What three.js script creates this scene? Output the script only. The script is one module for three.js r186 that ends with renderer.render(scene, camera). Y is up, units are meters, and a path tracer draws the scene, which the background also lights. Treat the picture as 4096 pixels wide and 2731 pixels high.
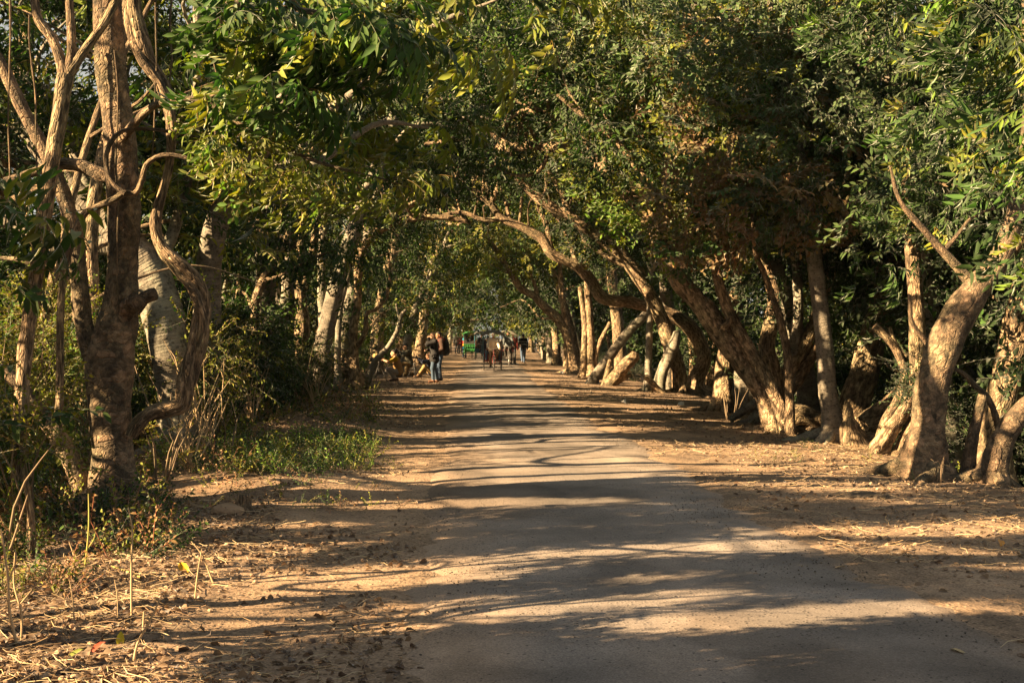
import * as THREE from 'three';
import { mergeGeometries } from 'three/addons/utils/BufferGeometryUtils.js';

// ---------------------------------------------------------------- camera, sky, sun, exposure
const scene = new THREE.Scene();
const PW = 4096, PH = 2731, FOCAL = 5000, EYE = 1.7;
const camera = new THREE.PerspectiveCamera(2 * Math.atan(PH / 2 / FOCAL) * 180 / Math.PI, PW / PH, 0.1, 900);
camera.position.set(0, EYE, 0);
camera.rotation.order = 'YXZ';
camera.rotation.y = -Math.atan(98 / FOCAL);
camera.rotation.x = -Math.atan(29.5 / FOCAL);
camera.updateMatrixWorld();

const SUN_EL = 23 * Math.PI / 180;
const SUN = new THREE.Vector3(-1, 0, 0.40).normalize().multiplyScalar(Math.cos(SUN_EL)); SUN.y = Math.sin(SUN_EL);   // towards the sun
{
  const w = 256, h = 128, data = new Float32Array(w * h * 4);
  for (let j = 0; j < h; j++) for (let i = 0; i < w; i++) {
    const el = ((j + 0.5) / h - 0.5) * Math.PI, az = ((i + 0.5) / w - 0.5) * 2 * Math.PI;
    const d = [Math.cos(el) * Math.cos(az), Math.sin(el), Math.cos(el) * Math.sin(az)];
    const t = Math.pow(Math.max(0, d[1]), 0.55), k = (j * w + i) * 4;
    const glow = Math.pow(Math.max(0, d[0] * SUN.x + d[1] * SUN.y + d[2] * SUN.z), 6) * 0.1;
    const c = d[1] < 0 ? [0.05, 0.045, 0.035] : [0.132 * (1 - t) + 0.055 * t + glow, 0.127 * (1 - t) + 0.061 * t + glow * 0.86, 0.112 * (1 - t) + 0.068 * t + glow * 0.62];
    data[k] = c[0]; data[k + 1] = c[1]; data[k + 2] = c[2]; data[k + 3] = 1;
  }
  const sky = new THREE.DataTexture(data, w, h, THREE.RGBAFormat, THREE.FloatType);
  sky.mapping = THREE.EquirectangularReflectionMapping; sky.magFilter = THREE.LinearFilter; sky.needsUpdate = true;
  scene.background = sky; scene.environment = sky;
}
const sun = new THREE.DirectionalLight(new THREE.Color().setRGB(1.0, 0.685, 0.36), 5);
sun.position.copy(SUN).multiplyScalar(120).add(new THREE.Vector3(0, 0, -40));
sun.target.position.set(0, 0, -40);
sun.castShadow = true; sun.shadow.radius = 0.6; sun.shadow.mapSize.set(4096, 4096);
Object.assign(sun.shadow.camera, { left: -90, right: 90, top: 70, bottom: -70, near: 1, far: 320 });
scene.add(sun, sun.target);
const renderer = new THREE.WebGLRenderer();
renderer.toneMapping = THREE.LinearToneMapping;
renderer.toneMappingExposure = 5.8;
renderer.shadowMap.enabled = true;

// ---------------------------------------------------------------- helpers
let seed0 = 12345;
function rngOf(s) { let a = s >>> 0; return () => { a = (a + 0x6d2b79f5) | 0; let t = Math.imul(a ^ (a >>> 15), 1 | a); t = (t + Math.imul(t ^ (t >>> 7), 61 | t)) ^ t; return ((t ^ (t >>> 14)) >>> 0) / 4294967296; }; }
const rnd = rngOf(777);
const rr = (a, b, r = rnd) => a + (b - a) * r();
const pick = (a, r = rnd) => a[Math.floor(r() * a.length) % a.length];
const V = (x, y, z) => new THREE.Vector3(x, y, z);
const clamp = (x, a = 0, b = 1) => Math.min(b, Math.max(a, x));
const smooth = (a, b, x) => { const t = clamp((x - a) / (b - a)); return t * t * (3 - 2 * t); };
const lerp = (a, b, t) => a + (b - a) * t;
function hash3(x, y, z) { let h = Math.imul(x, 374761393) ^ Math.imul(y, 668265263) ^ Math.imul(z, 1274126177); h = Math.imul(h ^ (h >>> 13), 1274126177); return ((h ^ (h >>> 16)) >>> 0) / 4294967296; }
function noise(x, y = 0, z = 0) {
  const i = Math.floor(x), j = Math.floor(y), k = Math.floor(z), fx = x - i, fy = y - j, fz = z - k;
  const u = fx * fx * (3 - 2 * fx), v = fy * fy * (3 - 2 * fy), w = fz * fz * (3 - 2 * fz);
  const l = (a, b, t) => a + (b - a) * t;
  return l(l(l(hash3(i, j, k), hash3(i + 1, j, k), u), l(hash3(i, j + 1, k), hash3(i + 1, j + 1, k), u), v),
    l(l(hash3(i, j, k + 1), hash3(i + 1, j, k + 1), u), l(hash3(i, j + 1, k + 1), hash3(i + 1, j + 1, k + 1), u), v), w) * 2 - 1;
}
function fbm(x, y, z, o = 4) { let s = 0, a = 0.5; for (let i = 0; i < o; i++) { s += a * noise(x, y, z); x = x * 2.03 + 7.1; y = y * 2.03 + 3.7; z = z * 2.03 + 1.3; a *= 0.5; } return s; }
function table(list, x) { if (x <= list[0][0]) return list[0][1]; for (let i = 1; i < list.length; i++) if (x <= list[i][0]) { const a = list[i - 1], b = list[i]; return a[1] + (b[1] - a[1]) * (x - a[0]) / (b[0] - a[0]); } return list[list.length - 1][1]; }

function ray(u, v) { return V((u - PW / 2) / FOCAL, -(v - PH / 2) / FOCAL, -1).applyQuaternion(camera.quaternion); }
function at(u, v, d) { const r = ray(u, v); return r.multiplyScalar(d / -r.z).add(camera.position); }   // the place at depth d (metres down the road) seen at that point of the photograph
function hit(u, v) { const r = ray(u, v); let t = 3; for (; t < 300; t *= 1.004) if (EYE + r.y * t < ground(r.x * t, r.z * t)) break; return V(r.x * t, ground(r.x * t, r.z * t), r.z * t); }   // where that line of sight meets the ground

const numbers = {};
function numbered(name) { const n = numbers[name] = (numbers[name] ?? -1) + 1; return n ? name + '_' + String(n).padStart(3, '0') : name; }
function thing(name, label, category, pos, group) {
  const o = new THREE.Group(); o.name = numbered(name); o.position.copy(pos ?? V(0, 0, 0)); scene.add(o);
  o.userData = { label, category }; if (group) o.userData.group = group;
  return o;
}
function part(name, geo, mat, parent, label) {
  const m = new THREE.Mesh(geo, mat); m.name = name; m.castShadow = m.receiveShadow = true; parent.add(m);
  if (label) m.userData.label = label;
  return m;
}
const structure = (name, geo, mat) => { const m = part(name, geo, mat, scene); m.userData.kind = 'structure'; return m; };

// ---------------------------------------------------------------- textures: grain of the surfaces
function pnoise(x, y, p, s) {   // tiling noise, period p
  const i = Math.floor(x), j = Math.floor(y), fx = x - i, fy = y - j, u = fx * fx * (3 - 2 * fx), v = fy * fy * (3 - 2 * fy), m = (a) => ((a % p) + p) % p;
  const a = hash3(m(i), m(j), s), b = hash3(m(i + 1), m(j), s), c = hash3(m(i), m(j + 1), s), d = hash3(m(i + 1), m(j + 1), s);
  return a + (b - a) * u + (c - a) * v + (a - b - c + d) * u * v;
}
function pfbm(x, y, p, s, o = 5) { let r = 0, a = 0.5; for (let k = 0; k < o; k++) { r += a * pnoise(x * p, y * p, p, s + k); p *= 2; a *= 0.5; } return r; }
function pcell(x, y, p, s) {   // tiling cells: [distance to the nearest point, second nearest, id]
  x *= p; y *= p; const i = Math.floor(x), j = Math.floor(y), m = (a) => ((a % p) + p) % p; let d1 = 9, d2 = 9, id = 0;
  for (let a = -1; a < 2; a++) for (let b = -1; b < 2; b++) {
    const cx = i + a + hash3(m(i + a), m(j + b), s), cy = j + b + hash3(m(i + a), m(j + b), s + 1), d = Math.hypot(cx - x, cy - y);
    if (d < d1) { d2 = d1; d1 = d; id = hash3(m(i + a), m(j + b), s + 2); } else if (d < d2) d2 = d;
  }
  return [d1, d2, id];
}
function tex(size, fn, srgb = true) {
  const data = new Uint8Array(size * size * 4);
  for (let j = 0; j < size; j++) for (let i = 0; i < size; i++) { const c = fn(i / size, j / size), k = (j * size + i) * 4; data[k] = clamp(c[0]) * 255; data[k + 1] = clamp(c[1]) * 255; data[k + 2] = clamp(c[2]) * 255; data[k + 3] = 255; }
  const t = new THREE.DataTexture(data, size, size); t.wrapS = t.wrapT = THREE.RepeatWrapping; t.magFilter = THREE.LinearFilter; t.minFilter = THREE.LinearMipmapLinearFilter; t.generateMipmaps = true;
  if (srgb) t.colorSpace = THREE.SRGBColorSpace; t.needsUpdate = true; return t;
}
const g3 = (v) => [v, v, v];
const rep = (t, k) => { const c = t.clone(); c.repeat.set(k, k); c.needsUpdate = true; return c; };

const dirtMap = tex(1024, (x, y) => {
  let v = 0.80 + 0.5 * (pfbm(x, y, 6, 3, 6) - 0.5) + 0.35 * (pnoise(x * 256, y * 256, 256, 9) - 0.5);
  const c = pcell(x, y, 60, 21); let w = [v * 1.02, v, v * 0.97];
  if (c[2] > 0.82 && c[0] < 0.28) { const k = 0.35 + c[2] * 0.3; w = [v * k, v * k * 0.95, v * k * 0.88]; }
  const b = pcell(x, y, 120, 33); if (b[2] > 0.9 && b[0] < 0.3) w = w.map((q) => q * 1.25);
  return w;
});
const dirtBump = tex(1024, (x, y) => {
  const c = pcell(x, y, 60, 21), f = pcell(x, y, 140, 5);
  return g3(0.35 + 0.5 * (pfbm(x, y, 8, 3, 6) - 0.4) + (c[2] > 0.6 ? 0.22 * clamp(1 - c[0] * 2.6) : 0) + (f[2] > 0.6 ? 0.1 * clamp(1 - f[0] * 2.5) : 0));
}, false);
const roadMap = tex(1024, (x, y) => {
  let v = 0.84 + 0.34 * (pfbm(x, y, 5, 13, 6) - 0.5) + 0.26 * (pnoise(x * 340, y * 340, 340, 4) - 0.5);
  const c = pcell(x, y, 90, 51), b = pcell(x, y, 38, 77), m = pfbm(x, y, 3, 201, 4); let k = 1;
  if (c[2] > 0.8 && c[0] < 0.3 * clamp(m * 2.4 - 0.5)) k = 0.55; if (b[2] > 0.93 && b[0] < 0.14) k = 0.5;
  return [v * k * 1.0, v * k, v * k];
});
const roadBump = tex(1024, (x, y) => { const c = pcell(x, y, 90, 51), b = pcell(x, y, 38, 77); return g3(0.4 + 0.25 * (pfbm(x, y, 30, 13, 5) - 0.5) + (c[2] > 0.8 ? 0.3 * clamp(1 - c[0] * 2.4) : 0) + (b[2] > 0.88 ? 0.4 * clamp(1 - b[0] * 4) : 0)); }, false);
// flaking bark: plates of lighter and darker cork with dark seams
const flakeMap = tex(512, (x, y) => {
  const wx = x + 0.16 * (pfbm(x, y, 5, 61, 4) - 0.5), wy = y + 0.16 * (pfbm(x, y, 5, 71, 4) - 0.5);
  const c = pcell(wx, wy, 8, 81), f = pcell(wx, wy, 22, 91);
  const v = 0.5 + 0.2 * (c[2] - 0.5) + 0.5 * (pfbm(x, y, 9, 8, 5) - 0.5) + 0.2 * (f[2] - 0.5) + 0.14 * (pnoise(x * 128, y * 128, 128, 6) - 0.5), k = 1 + 0.06 * (c[2] - 0.5);
  return [v * 1.06, v * 0.98 * (2 - k), v * 0.88 * (2 - k)];
});
const flakeBump = tex(512, (x, y) => {
  const wx = x + 0.16 * (pfbm(x, y, 5, 61, 4) - 0.5), wy = y + 0.16 * (pfbm(x, y, 5, 71, 4) - 0.5);
  const c = pcell(wx, wy, 8, 81), f = pcell(wx, wy, 22, 91);
  return g3(0.15 + 0.4 * clamp((c[1] - c[0]) * 5) * c[2] + 0.25 * clamp((f[1] - f[0]) * 3) * f[2] + 0.25 * pfbm(x, y, 20, 8, 4));
}, false);
// ribbed bark: long fibres along the stem
const ribMap = tex(512, (x, y) => { const n = pfbm(x, y, 5, 101, 5), c = pcell(x + 0.08 * (n - 0.5), y * 0.5 + 0.06 * n, 16, 107), f = pnoise((x + 0.08 * n) * 30, (y + 0.05 * n) * 10, 30, 111) * 0.3 + pnoise(x * 70, y * 30, 70, 121) * 0.24; const v = 0.30 + f + 0.5 * (n - 0.5) + 0.3 * (c[2] - 0.5) + 0.14 * pnoise(x * 128, y * 128, 128, 5); return [v * 1.05, v * 0.98, v * 0.88]; });
const ribBump = tex(512, (x, y) => { const n = pfbm(x, y, 5, 101, 5), c = pcell(x + 0.08 * (n - 0.5), y * 0.5 + 0.06 * n, 16, 107); return g3(0.25 * pnoise((x + 0.08 * n) * 30, (y + 0.05 * n) * 10, 30, 111) + 0.35 * clamp((c[1] - c[0]) * 3) + 0.4 * pfbm(x, y, 14, 7, 5)); }, false);
// smooth pale bark with cross lines and lichen
const paleMap = tex(512, (x, y) => { const n = pfbm(x, y, 5, 131, 5), l = pnoise(x * 6, y * 60, 60, 141); let v = 0.58 + 0.35 * (n - 0.5) + 0.12 * (l - 0.5) + 0.2 * (pnoise(x * 150, y * 150, 150, 2) - 0.5); const c = pcell(x, y, 16, 151); if (c[2] > 0.7 && c[0] < 0.4) v *= 0.78; return [v * 1.02, v, v * 0.95]; });
const paleBump = tex(512, (x, y) => g3(0.5 * pfbm(x, y, 9, 131, 5) + 0.3 * pnoise(x * 6, y * 60, 60, 141) + 0.2 * pfbm(x, y, 40, 161, 3)), false);

const rgb = (r, g, b) => new THREE.Color().setRGB(r, g, b);
const mat = (r, g, b, rough = 0.9, extra = {}) => new THREE.MeshStandardMaterial({ color: rgb(r, g, b), roughness: rough, ...extra });
const BARK = {
  flake: mat(0.68, 0.575, 0.46, 0.93, { vertexColors: true, map: flakeMap, bumpMap: flakeBump, bumpScale: 0.045 }),
  rib: mat(0.56, 0.465, 0.365, 0.93, { vertexColors: true, map: ribMap, bumpMap: ribBump, bumpScale: 0.042 }),
  pale: mat(0.68, 0.63, 0.57, 0.9, { vertexColors: true, map: paleMap, bumpMap: paleBump, bumpScale: 0.022 }),
  twig: mat(0.20, 0.145, 0.095, 0.9, { vertexColors: true }),
};

// ---------------------------------------------------------------- the ground
const roadCentre = (d) => table([[-40, 2.3], [0, 1.45], [7, 1.22], [14, 0.95], [27, 0.52], [45, 0.25], [70, 0.2], [110, 0.4], [200, 1.2], [400, 4]], d);
const ROAD_HALF = 1.66;
const bankEdge = (d) => table([[-20, 3.9], [10, 4.0], [17, 3.9], [24, 3.5], [33, 4.4], [42, 4.6], [60, 2.9], [90, 2.6], [400, 3]], d);
function ground(x, z) {
  const d = -z, s = x - roadCentre(d);
  const n = fbm(x * 0.55, z * 0.55, 3.3, 4), far = smooth(140, 60, d);
  let y = 0;
  if (s > 0) { const t = Math.max(0, s - ROAD_HALF), e = bankEdge(d) + 0.7 * noise(d * 0.35, 9.1); y = -0.05 * Math.min(t, 4) - smooth(e - 0.5, e + 3.4, t) * 1.15; y += 0.03 * n * smooth(0.2, 2, t) + 0.02 * fbm(x * 1.9, z * 1.9, 6, 3) * smooth(0.2, 1, t) + 0.16 * n * smooth(e, e + 2, t); }
  else {
    const t = Math.max(0, -s - ROAD_HALF);
    y = -smooth(3.6, 9, t) * 0.9 + 0.04 * smooth(0.5, 1.6, t) * smooth(3.6, 2.2, t);
    y += n * (0.025 * smooth(0.1, 1.4, t) + 0.10 * smooth(1.6, 5, t)) + 0.03 * fbm(x * 1.9, z * 1.9, 6, 3) * smooth(0.3, 1.5, t);
    const gx = x + 2.6, gz = d - 13.6; y += 0.13 * Math.exp(-(gx * gx) / 1.1 - (gz * gz) / (gz > 0 ? 2.6 : 0.25));   // the little mound with the broken lip
    const hx = x + 3.2, hz = d - 21.5; y += 0.22 * Math.exp(-(hx * hx) / 1.6 - (hz * hz) / 9);
  }
  y += (0.012 * noise(x * 3.1, z * 3.1, 5) + 0.006 * noise(x * 8.3, z * 8.3, 2)) * far * smooth(0, 0.5, Math.abs(s) - ROAD_HALF + 0.3);
  return y;
}
const roadEdge = (side, d) => roadCentre(d) + side * (ROAD_HALF + 0.16 * noise(d * 0.4, side * 5) + 0.06 * noise(d * 1.6, side * 7) + 0.05 * noise(d * 4.3, side * 3) + 0.035 * noise(d * 11.3, side * 3));
{
  const rows = [], cols = [];
  for (let z = 45; z > -2.5; z -= 1.2) rows.push(z);
  for (let d = 2.5; d < 420; d *= 1.0092) rows.push(-d);
  const N = 300; for (let i = 0; i <= N; i++) { const t = i / N * 2 - 1; cols.push(0.8 + Math.sinh(t * 4.6) / Math.sinh(4.6) * 95); }
  const pos = [], uv = [], col = [], idx = [];
  for (const z of rows) for (const x of cols) {
    const d = -z; let y = ground(x, z);
    const under = Math.min(x - roadEdge(-1, d), roadEdge(1, d) - x); y -= 0.04 * smooth(0.1, 0.5, under);
    pos.push(x, y, z); uv.push(x / 2.6, z / 2.6);
    const n = fbm(x * 0.4, z * 0.4, 8, 4), m = fbm(x * 1.7, z * 1.7, 4, 3), s = x - roadCentre(d), litter = s > 0 ? smooth(2.6, 5.5, s + n) : smooth(2.4, 4.2, -s + n);
    const a = [0.385, 0.28, 0.195], b = [0.24, 0.165, 0.105], k = clamp(litter * 0.75 + m * 0.35), v = 1 + 0.28 * n + 0.2 * m;
    for (let c = 0; c < 3; c++) col.push(lerp(a[c], b[c], k) * v);
  }
  const C = cols.length; for (let j = 0; j < rows.length - 1; j++) for (let i = 0; i < N; i++) { const a = j * C + i; idx.push(a, a + 1, a + C, a + 1, a + C + 1, a + C); }
  const g = new THREE.BufferGeometry(); g.setAttribute('position', new THREE.Float32BufferAttribute(pos, 3)); g.setAttribute('uv', new THREE.Float32BufferAttribute(uv, 2)); g.setAttribute('color', new THREE.Float32BufferAttribute(col, 3)); g.setIndex(idx); g.computeVertexNormals();
  structure('ground', g, new THREE.MeshStandardMaterial({ vertexColors: true, roughness: 0.96, map: dirtMap, bumpMap: dirtBump, bumpScale: 0.03 }));
}
{
  const rows = []; for (let z = 45; z > -2.5; z -= 0.9) rows.push(z); for (let d = 2.5; d < 420; d *= 1.0085) rows.push(-d);
  const N = 44, pos = [], uv = [], col = [], idx = [];
  for (const z of rows) for (let i = 0; i <= N; i++) {
    const d = -z, t = i / N, l = roadEdge(-1, d), r = roadEdge(1, d), x = lerp(l, r, t), e = Math.min(x - l, r - x);
    const n = fbm(x * 0.8, z * 0.35, 18, 4), m = noise(x * 2.3, z * 1.1, 6);
    pos.push(x, 0.006 + 0.025 * Math.sin(Math.PI * t) + 0.012 * n - 0.03 * smooth(0.3, 0.0, e + 0.12 * noise(x * 2.2, z * 2.2, 31)) + 0.005 * noise(x * 6, z * 6, 4), z); uv.push(x / 2.2, z / 2.2);
    const s = x - roadCentre(d), track = Math.exp(-Math.pow((Math.abs(s - 0.1) - 0.72) / 0.24, 2)), worn = smooth(0.02, 0.14, fbm(x * 0.9, z * 0.55, 44, 4)) * (1 - track * 0.6), tar = smooth(0.16, 0.2, fbm(x * 0.55 + 3, z * 0.4, 91, 3));
    const dust = clamp(smooth(x - l < r - x ? 1.0 : 0.45, 0.05, e + 0.3 * n) + n * 0.7 + m * 0.2), a = [0.325, 0.279, 0.245], b = [0.41, 0.30, 0.215], v = (1 + 0.22 * n + 0.12 * m) * (1 + 0.1 * track) * (1 - 0.26 * worn) * (1 - 0.3 * tar);
    for (let c = 0; c < 3; c++) col.push(lerp(a[c], b[c], dust) * v);
  }
  const C = N + 1; for (let j = 0; j < rows.length - 1; j++) for (let i = 0; i < N; i++) { const a = j * C + i; idx.push(a, a + 1, a + C, a + 1, a + C + 1, a + C); }
  const g = new THREE.BufferGeometry(); g.setAttribute('position', new THREE.Float32BufferAttribute(pos, 3)); g.setAttribute('uv', new THREE.Float32BufferAttribute(uv, 2)); g.setAttribute('color', new THREE.Float32BufferAttribute(col, 3)); g.setIndex(idx); g.computeVertexNormals();
  structure('road', g, new THREE.MeshStandardMaterial({ vertexColors: true, roughness: 0.92, map: roadMap, bumpMap: roadBump, bumpScale: 0.012 }));
}
{
  const g = new THREE.PlaneGeometry(34, 62, 1, 1); g.rotateX(-Math.PI / 2); g.translate(26, -1.12, -42);
  structure('swamp_water', g, mat(0.02, 0.022, 0.014, 0.08));
}

// ---------------------------------------------------------------- stems
const ARM = {};
function tube(ctrl, { seg = 12, step = 0.12, lump = 0.1, freq = 3, flare = 0, ribs = 0, cut = false, seed = 1, fine = 0 } = {}) {   // ctrl: [Vector3, radius] ...
  const curve = new THREE.CatmullRomCurve3(ctrl.map((c) => c[0]), false, 'centripetal'), n = ctrl.length - 1;
  let len = 0; for (let i = 0; i < n; i++) len += ctrl[i][0].distanceTo(ctrl[i + 1][0]);
  const rows = Math.max(3, Math.round(len / step)), pos = [], uv = [], idx = [], col = [];
  const ps = [], rs = [];
  for (let i = 0; i <= rows; i++) { const t = i / rows; ps.push(curve.getPoint(t)); const k = Math.min(n - 1, Math.floor(t * n)), f = smooth(0, 1, t * n - k); rs.push(lerp(ctrl[k][1], ctrl[k + 1][1], f)); }
  let T = ps[1].clone().sub(ps[0]).normalize(), N = Math.abs(T.y) < 0.9 ? V(0, 1, 0) : V(1, 0, 0); N.sub(T.clone().multiplyScalar(N.dot(T))).normalize();
  let L = 0; const rMean = Math.max(...rs) * 0.8, B = V(), q = V();
  const around = Math.max(1, Math.round(rMean * 2 * Math.PI / 0.8 * 2) / 2);
  for (let i = 0; i <= rows; i++) {
    const t2 = (i < rows ? ps[i + 1].clone().sub(ps[i]) : ps[i].clone().sub(ps[i - 1])).normalize();
    N.sub(t2.clone().multiplyScalar(N.dot(t2))).normalize(); B.crossVectors(t2, N);
    if (i) L += ps[i].distanceTo(ps[i - 1]);
    for (let j = 0; j <= seg; j++) {
      const a = (j % seg) / seg * 2 * Math.PI, ca = Math.cos(a), sa = Math.sin(a);
      let r = rs[i]; q.copy(N).multiplyScalar(ca * r).addScaledVector(B, sa * r).add(ps[i]);
      const fq = freq / Math.max(0.15, rMean * 4);
      r *= 1 + lump * 1.6 * fbm(q.x * fq + seed * 3.1, q.y * fq * 0.6, q.z * fq, 3);
      if (fine) r += fine * noise(q.x * 28 + seed, q.y * 22, q.z * 28);
      if (ribs) r *= 1 + ribs * Math.sin(a * 5 + 2 * noise(L * 0.8, seed)) * (0.5 + 0.5 * noise(L * 0.7, 4, seed));
      if (flare && L < 0.9) { const f = Math.pow(1 - L / 0.9, 2.2); r *= 1 + flare * f * (0.75 + 0.6 * Math.sin(a * 4 + seed) + 0.5 * noise(a * 1.3 + seed, 3)); }
      pos.push(ps[i].x + (N.x * ca + B.x * sa) * r, ps[i].y + (N.y * ca + B.y * sa) * r, ps[i].z + (N.z * ca + B.z * sa) * r);
      uv.push(j / seg * around, L / 0.8);
      { const X = pos[pos.length - 3] + seed * 1.7, Y = pos[pos.length - 2], Z = pos[pos.length - 1], m = fbm(X * 3.1, Y * 1.6, Z * 3.1, 3), f2 = noise(X * 14, Y * 9, Z * 14), v = clamp(0.9 + 0.6 * m + 0.26 * f2, 0.5, 1.3), g = clamp(fbm(X * 2.2 + 9, Y * 1.9, Z * 2.2, 3) * 1.2, 0, 0.2); col.push(v * (1 - g * 0.55), v * (1 - g * 0.12), v * (1 - g * 0.3)); }
    }
  }
  const C = seg + 1;
  for (let i = 0; i < rows; i++) for (let j = 0; j < seg; j++) { const a = i * C + j; idx.push(a, a + 1, a + C, a + 1, a + C + 1, a + C); }
  const tip = pos.length / 3, end = ps[rows].clone().addScaledVector(ps[rows].clone().sub(ps[rows - 1]).normalize(), cut ? -rs[rows] * 0.12 : rs[rows] * 0.6);
  pos.push(end.x, end.y, end.z); uv.push(around / 2, L / 0.8 + 0.1); col.push(1, 0.95, 0.85);
  for (let j = 0; j < seg; j++) idx.push(rows * C + j, rows * C + j + 1, tip);
  const g = new THREE.BufferGeometry(); g.setAttribute('position', new THREE.Float32BufferAttribute(pos, 3)); g.setAttribute('uv', new THREE.Float32BufferAttribute(uv, 2)); g.setAttribute('color', new THREE.Float32BufferAttribute(col, 3)); g.setIndex(idx); g.computeVertexNormals();
  const nn = g.attributes.normal; for (let i = 0; i <= rows; i++) { const a = i * C, b = a + seg, x = nn.getX(a) + nn.getX(b), y = nn.getY(a) + nn.getY(b), z = nn.getZ(a) + nn.getZ(b), l = Math.hypot(x, y, z) || 1; nn.setXYZ(a, x / l, y / l, z / l); nn.setXYZ(b, x / l, y / l, z / l); }
  return g;
}

// ---------------------------------------------------------------- leaves
function leafGeo(list) {   // list of {p, dir, up, len, wid, curl, col}
  const pos = [], col = [], idx = [], d = V(), s = V(), n = V();
  for (const f of list) {
    d.copy(f.dir).normalize(); s.crossVectors(d, f.up).normalize(); n.crossVectors(s, d);
    const b = pos.length / 3, st = f.shape ?? [[0.28, 0.85], [0.62, 0.9]], put = (t, w, h) => { pos.push(f.p.x + d.x * t * f.len + s.x * w * f.wid + n.x * h, f.p.y + d.y * t * f.len + s.y * w * f.wid + n.y * h - f.curl * f.len * t * t, f.p.z + d.z * t * f.len + s.z * w * f.wid + n.z * h); col.push(...(f.col ?? [1, 1, 1])); };
    const fold = f.wid * 0.22;
    put(0, 0, 0); for (const [t, w] of st) { put(t, -w / 2, fold); put(t, 0, 0); put(t, w / 2, fold); } put(1, 0, 0);
    idx.push(b, b + 2, b + 1, b, b + 3, b + 2);
    for (let k = 0; k < st.length - 1; k++) { const a = b + 1 + 3 * k; idx.push(a, a + 1, a + 4, a, a + 4, a + 3, a + 1, a + 2, a + 5, a + 1, a + 5, a + 4); }
    const e = b + 1 + 3 * (st.length - 1), tip = b + 1 + 3 * st.length; idx.push(e, e + 1, tip, e + 1, e + 2, tip);
  }
  const g = new THREE.BufferGeometry(); g.setAttribute('position', new THREE.Float32BufferAttribute(pos, 3)); g.setAttribute('color', new THREE.Float32BufferAttribute(col, 3)); g.setIndex(idx); g.computeVertexNormals(); return g;
}
function twigGeo(pts, r, c) {   // a thin three-sided twig
  const pos = [], col = [], idx = [];
  pts.forEach((p, i) => { for (let j = 0; j < 3; j++) { const a = j * 2.094; pos.push(p.x, p.y + Math.cos(a) * r, p.z + Math.sin(a) * r); col.push(...c); } if (i) for (let j = 0; j < 3; j++) { const a = (i - 1) * 3 + j, b = (i - 1) * 3 + (j + 1) % 3; idx.push(a, b, a + 3, b, b + 3, a + 3); } });
  const g = new THREE.BufferGeometry(); g.setAttribute('position', new THREE.Float32BufferAttribute(pos, 3)); g.setAttribute('color', new THREE.Float32BufferAttribute(col, 3)); g.setIndex(idx); g.computeVertexNormals(); return g;
}
// a spray grows from the origin along +x; y is up
function spray(kind, s) {
  const r = rngOf(s * 97 + 5), K = {
    oval: { n: 15, L: 0.5, len: [0.085, 0.125], w: 0.44, droop: 0.25, fork: 2 },
    lance: { n: 14, L: 0.5, len: [0.09, 0.19], w: 0.32, droop: 0.8, fork: 2 },
    round: { n: 18, L: 0.42, len: [0.075, 0.12], w: 0.62, droop: 0.15, fork: 3 },
    small: { n: 26, L: 0.42, len: [0.035, 0.06], w: 0.55, droop: 0.1, fork: 3 },
    big: { n: 12, L: 0.45, len: [0.08, 0.21], w: 0.42, droop: 0.55, fork: 2 },
  }[kind];
  const leaves = [], geos = [];
  for (let f = 0; f < K.fork; f++) {
    const yaw = (f - (K.fork - 1) / 2) * 0.75 + rr(-0.25, 0.25, r), pit = rr(-0.2, 0.4, r), L = K.L * rr(0.7, 1.1, r), pts = [];
    for (let i = 0; i <= 4; i++) { const t = i / 4; pts.push(V(Math.cos(yaw) * L * t, L * (Math.sin(pit) * t - K.droop * 0.45 * t * t), Math.sin(yaw) * L * t)); }
    geos.push(twigGeo(pts, 0.004, [1.3, 0.7, 0.9]));
    const cur = new THREE.CatmullRomCurve3(pts), n = Math.round(K.n / K.fork);
    for (let i = 0; i < n; i++) {
      const t = 0.15 + 0.85 * (i + r() * 0.6) / n, p = cur.getPoint(Math.min(1, t)), tan = cur.getTangent(Math.min(1, t)), side = i % 2 ? 1 : -1, q = tan.clone().cross(V(0, 1, 0)).normalize();
      const dir = tan.multiplyScalar(rr(0.3, 0.9, r)).addScaledVector(q, side * rr(0.5, 1, r)).add(V(rr(-0.3, 0.3, r), rr(-0.5, 0.35, r) - K.droop * 0.8, rr(-0.3, 0.3, r)));
      const c = rr(0.6, 1.4, r), len = rr(...K.len, r);
      leaves.push({ p, dir, up: V(rr(-0.5, 0.5, r), 1, rr(-0.5, 0.5, r)), len, wid: len * K.w, curl: rr(-0.05, 0.6, r), col: [c * rr(0.9, 1.15, r), c, c * 0.95], shape: kind === 'round' ? [[0.35, 0.75], [0.75, 0.95]] : kind === 'lance' ? [[0.25, 0.85], [0.6, 0.8]] : undefined });
    }
  }
  geos.push(leafGeo(leaves));
  return mergeGeometries(geos);
}
const SPRAYS = {}; for (const k of ['oval', 'lance', 'round', 'small', 'big']) SPRAYS[k] = [1, 2, 3].map((i) => spray(k, i + k.length * 10));
const leafMat = new THREE.MeshPhysicalMaterial({ color: 0xffffff, vertexColors: true, roughness: 1, transmission: 0.45, thickness: 0, ior: 1.4, clearcoat: 0.12, clearcoatRoughness: 0.5, side: THREE.DoubleSide });
const TINT = { deep: [0.013, 0.041, 0.007], mid: [0.031, 0.082, 0.008], gold: [0.155, 0.195, 0.010], rust: [0.17, 0.125, 0.05], grey: [0.07, 0.125, 0.045], dry: [0.26, 0.17, 0.07], lime: [0.095, 0.2, 0.014] };

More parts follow.
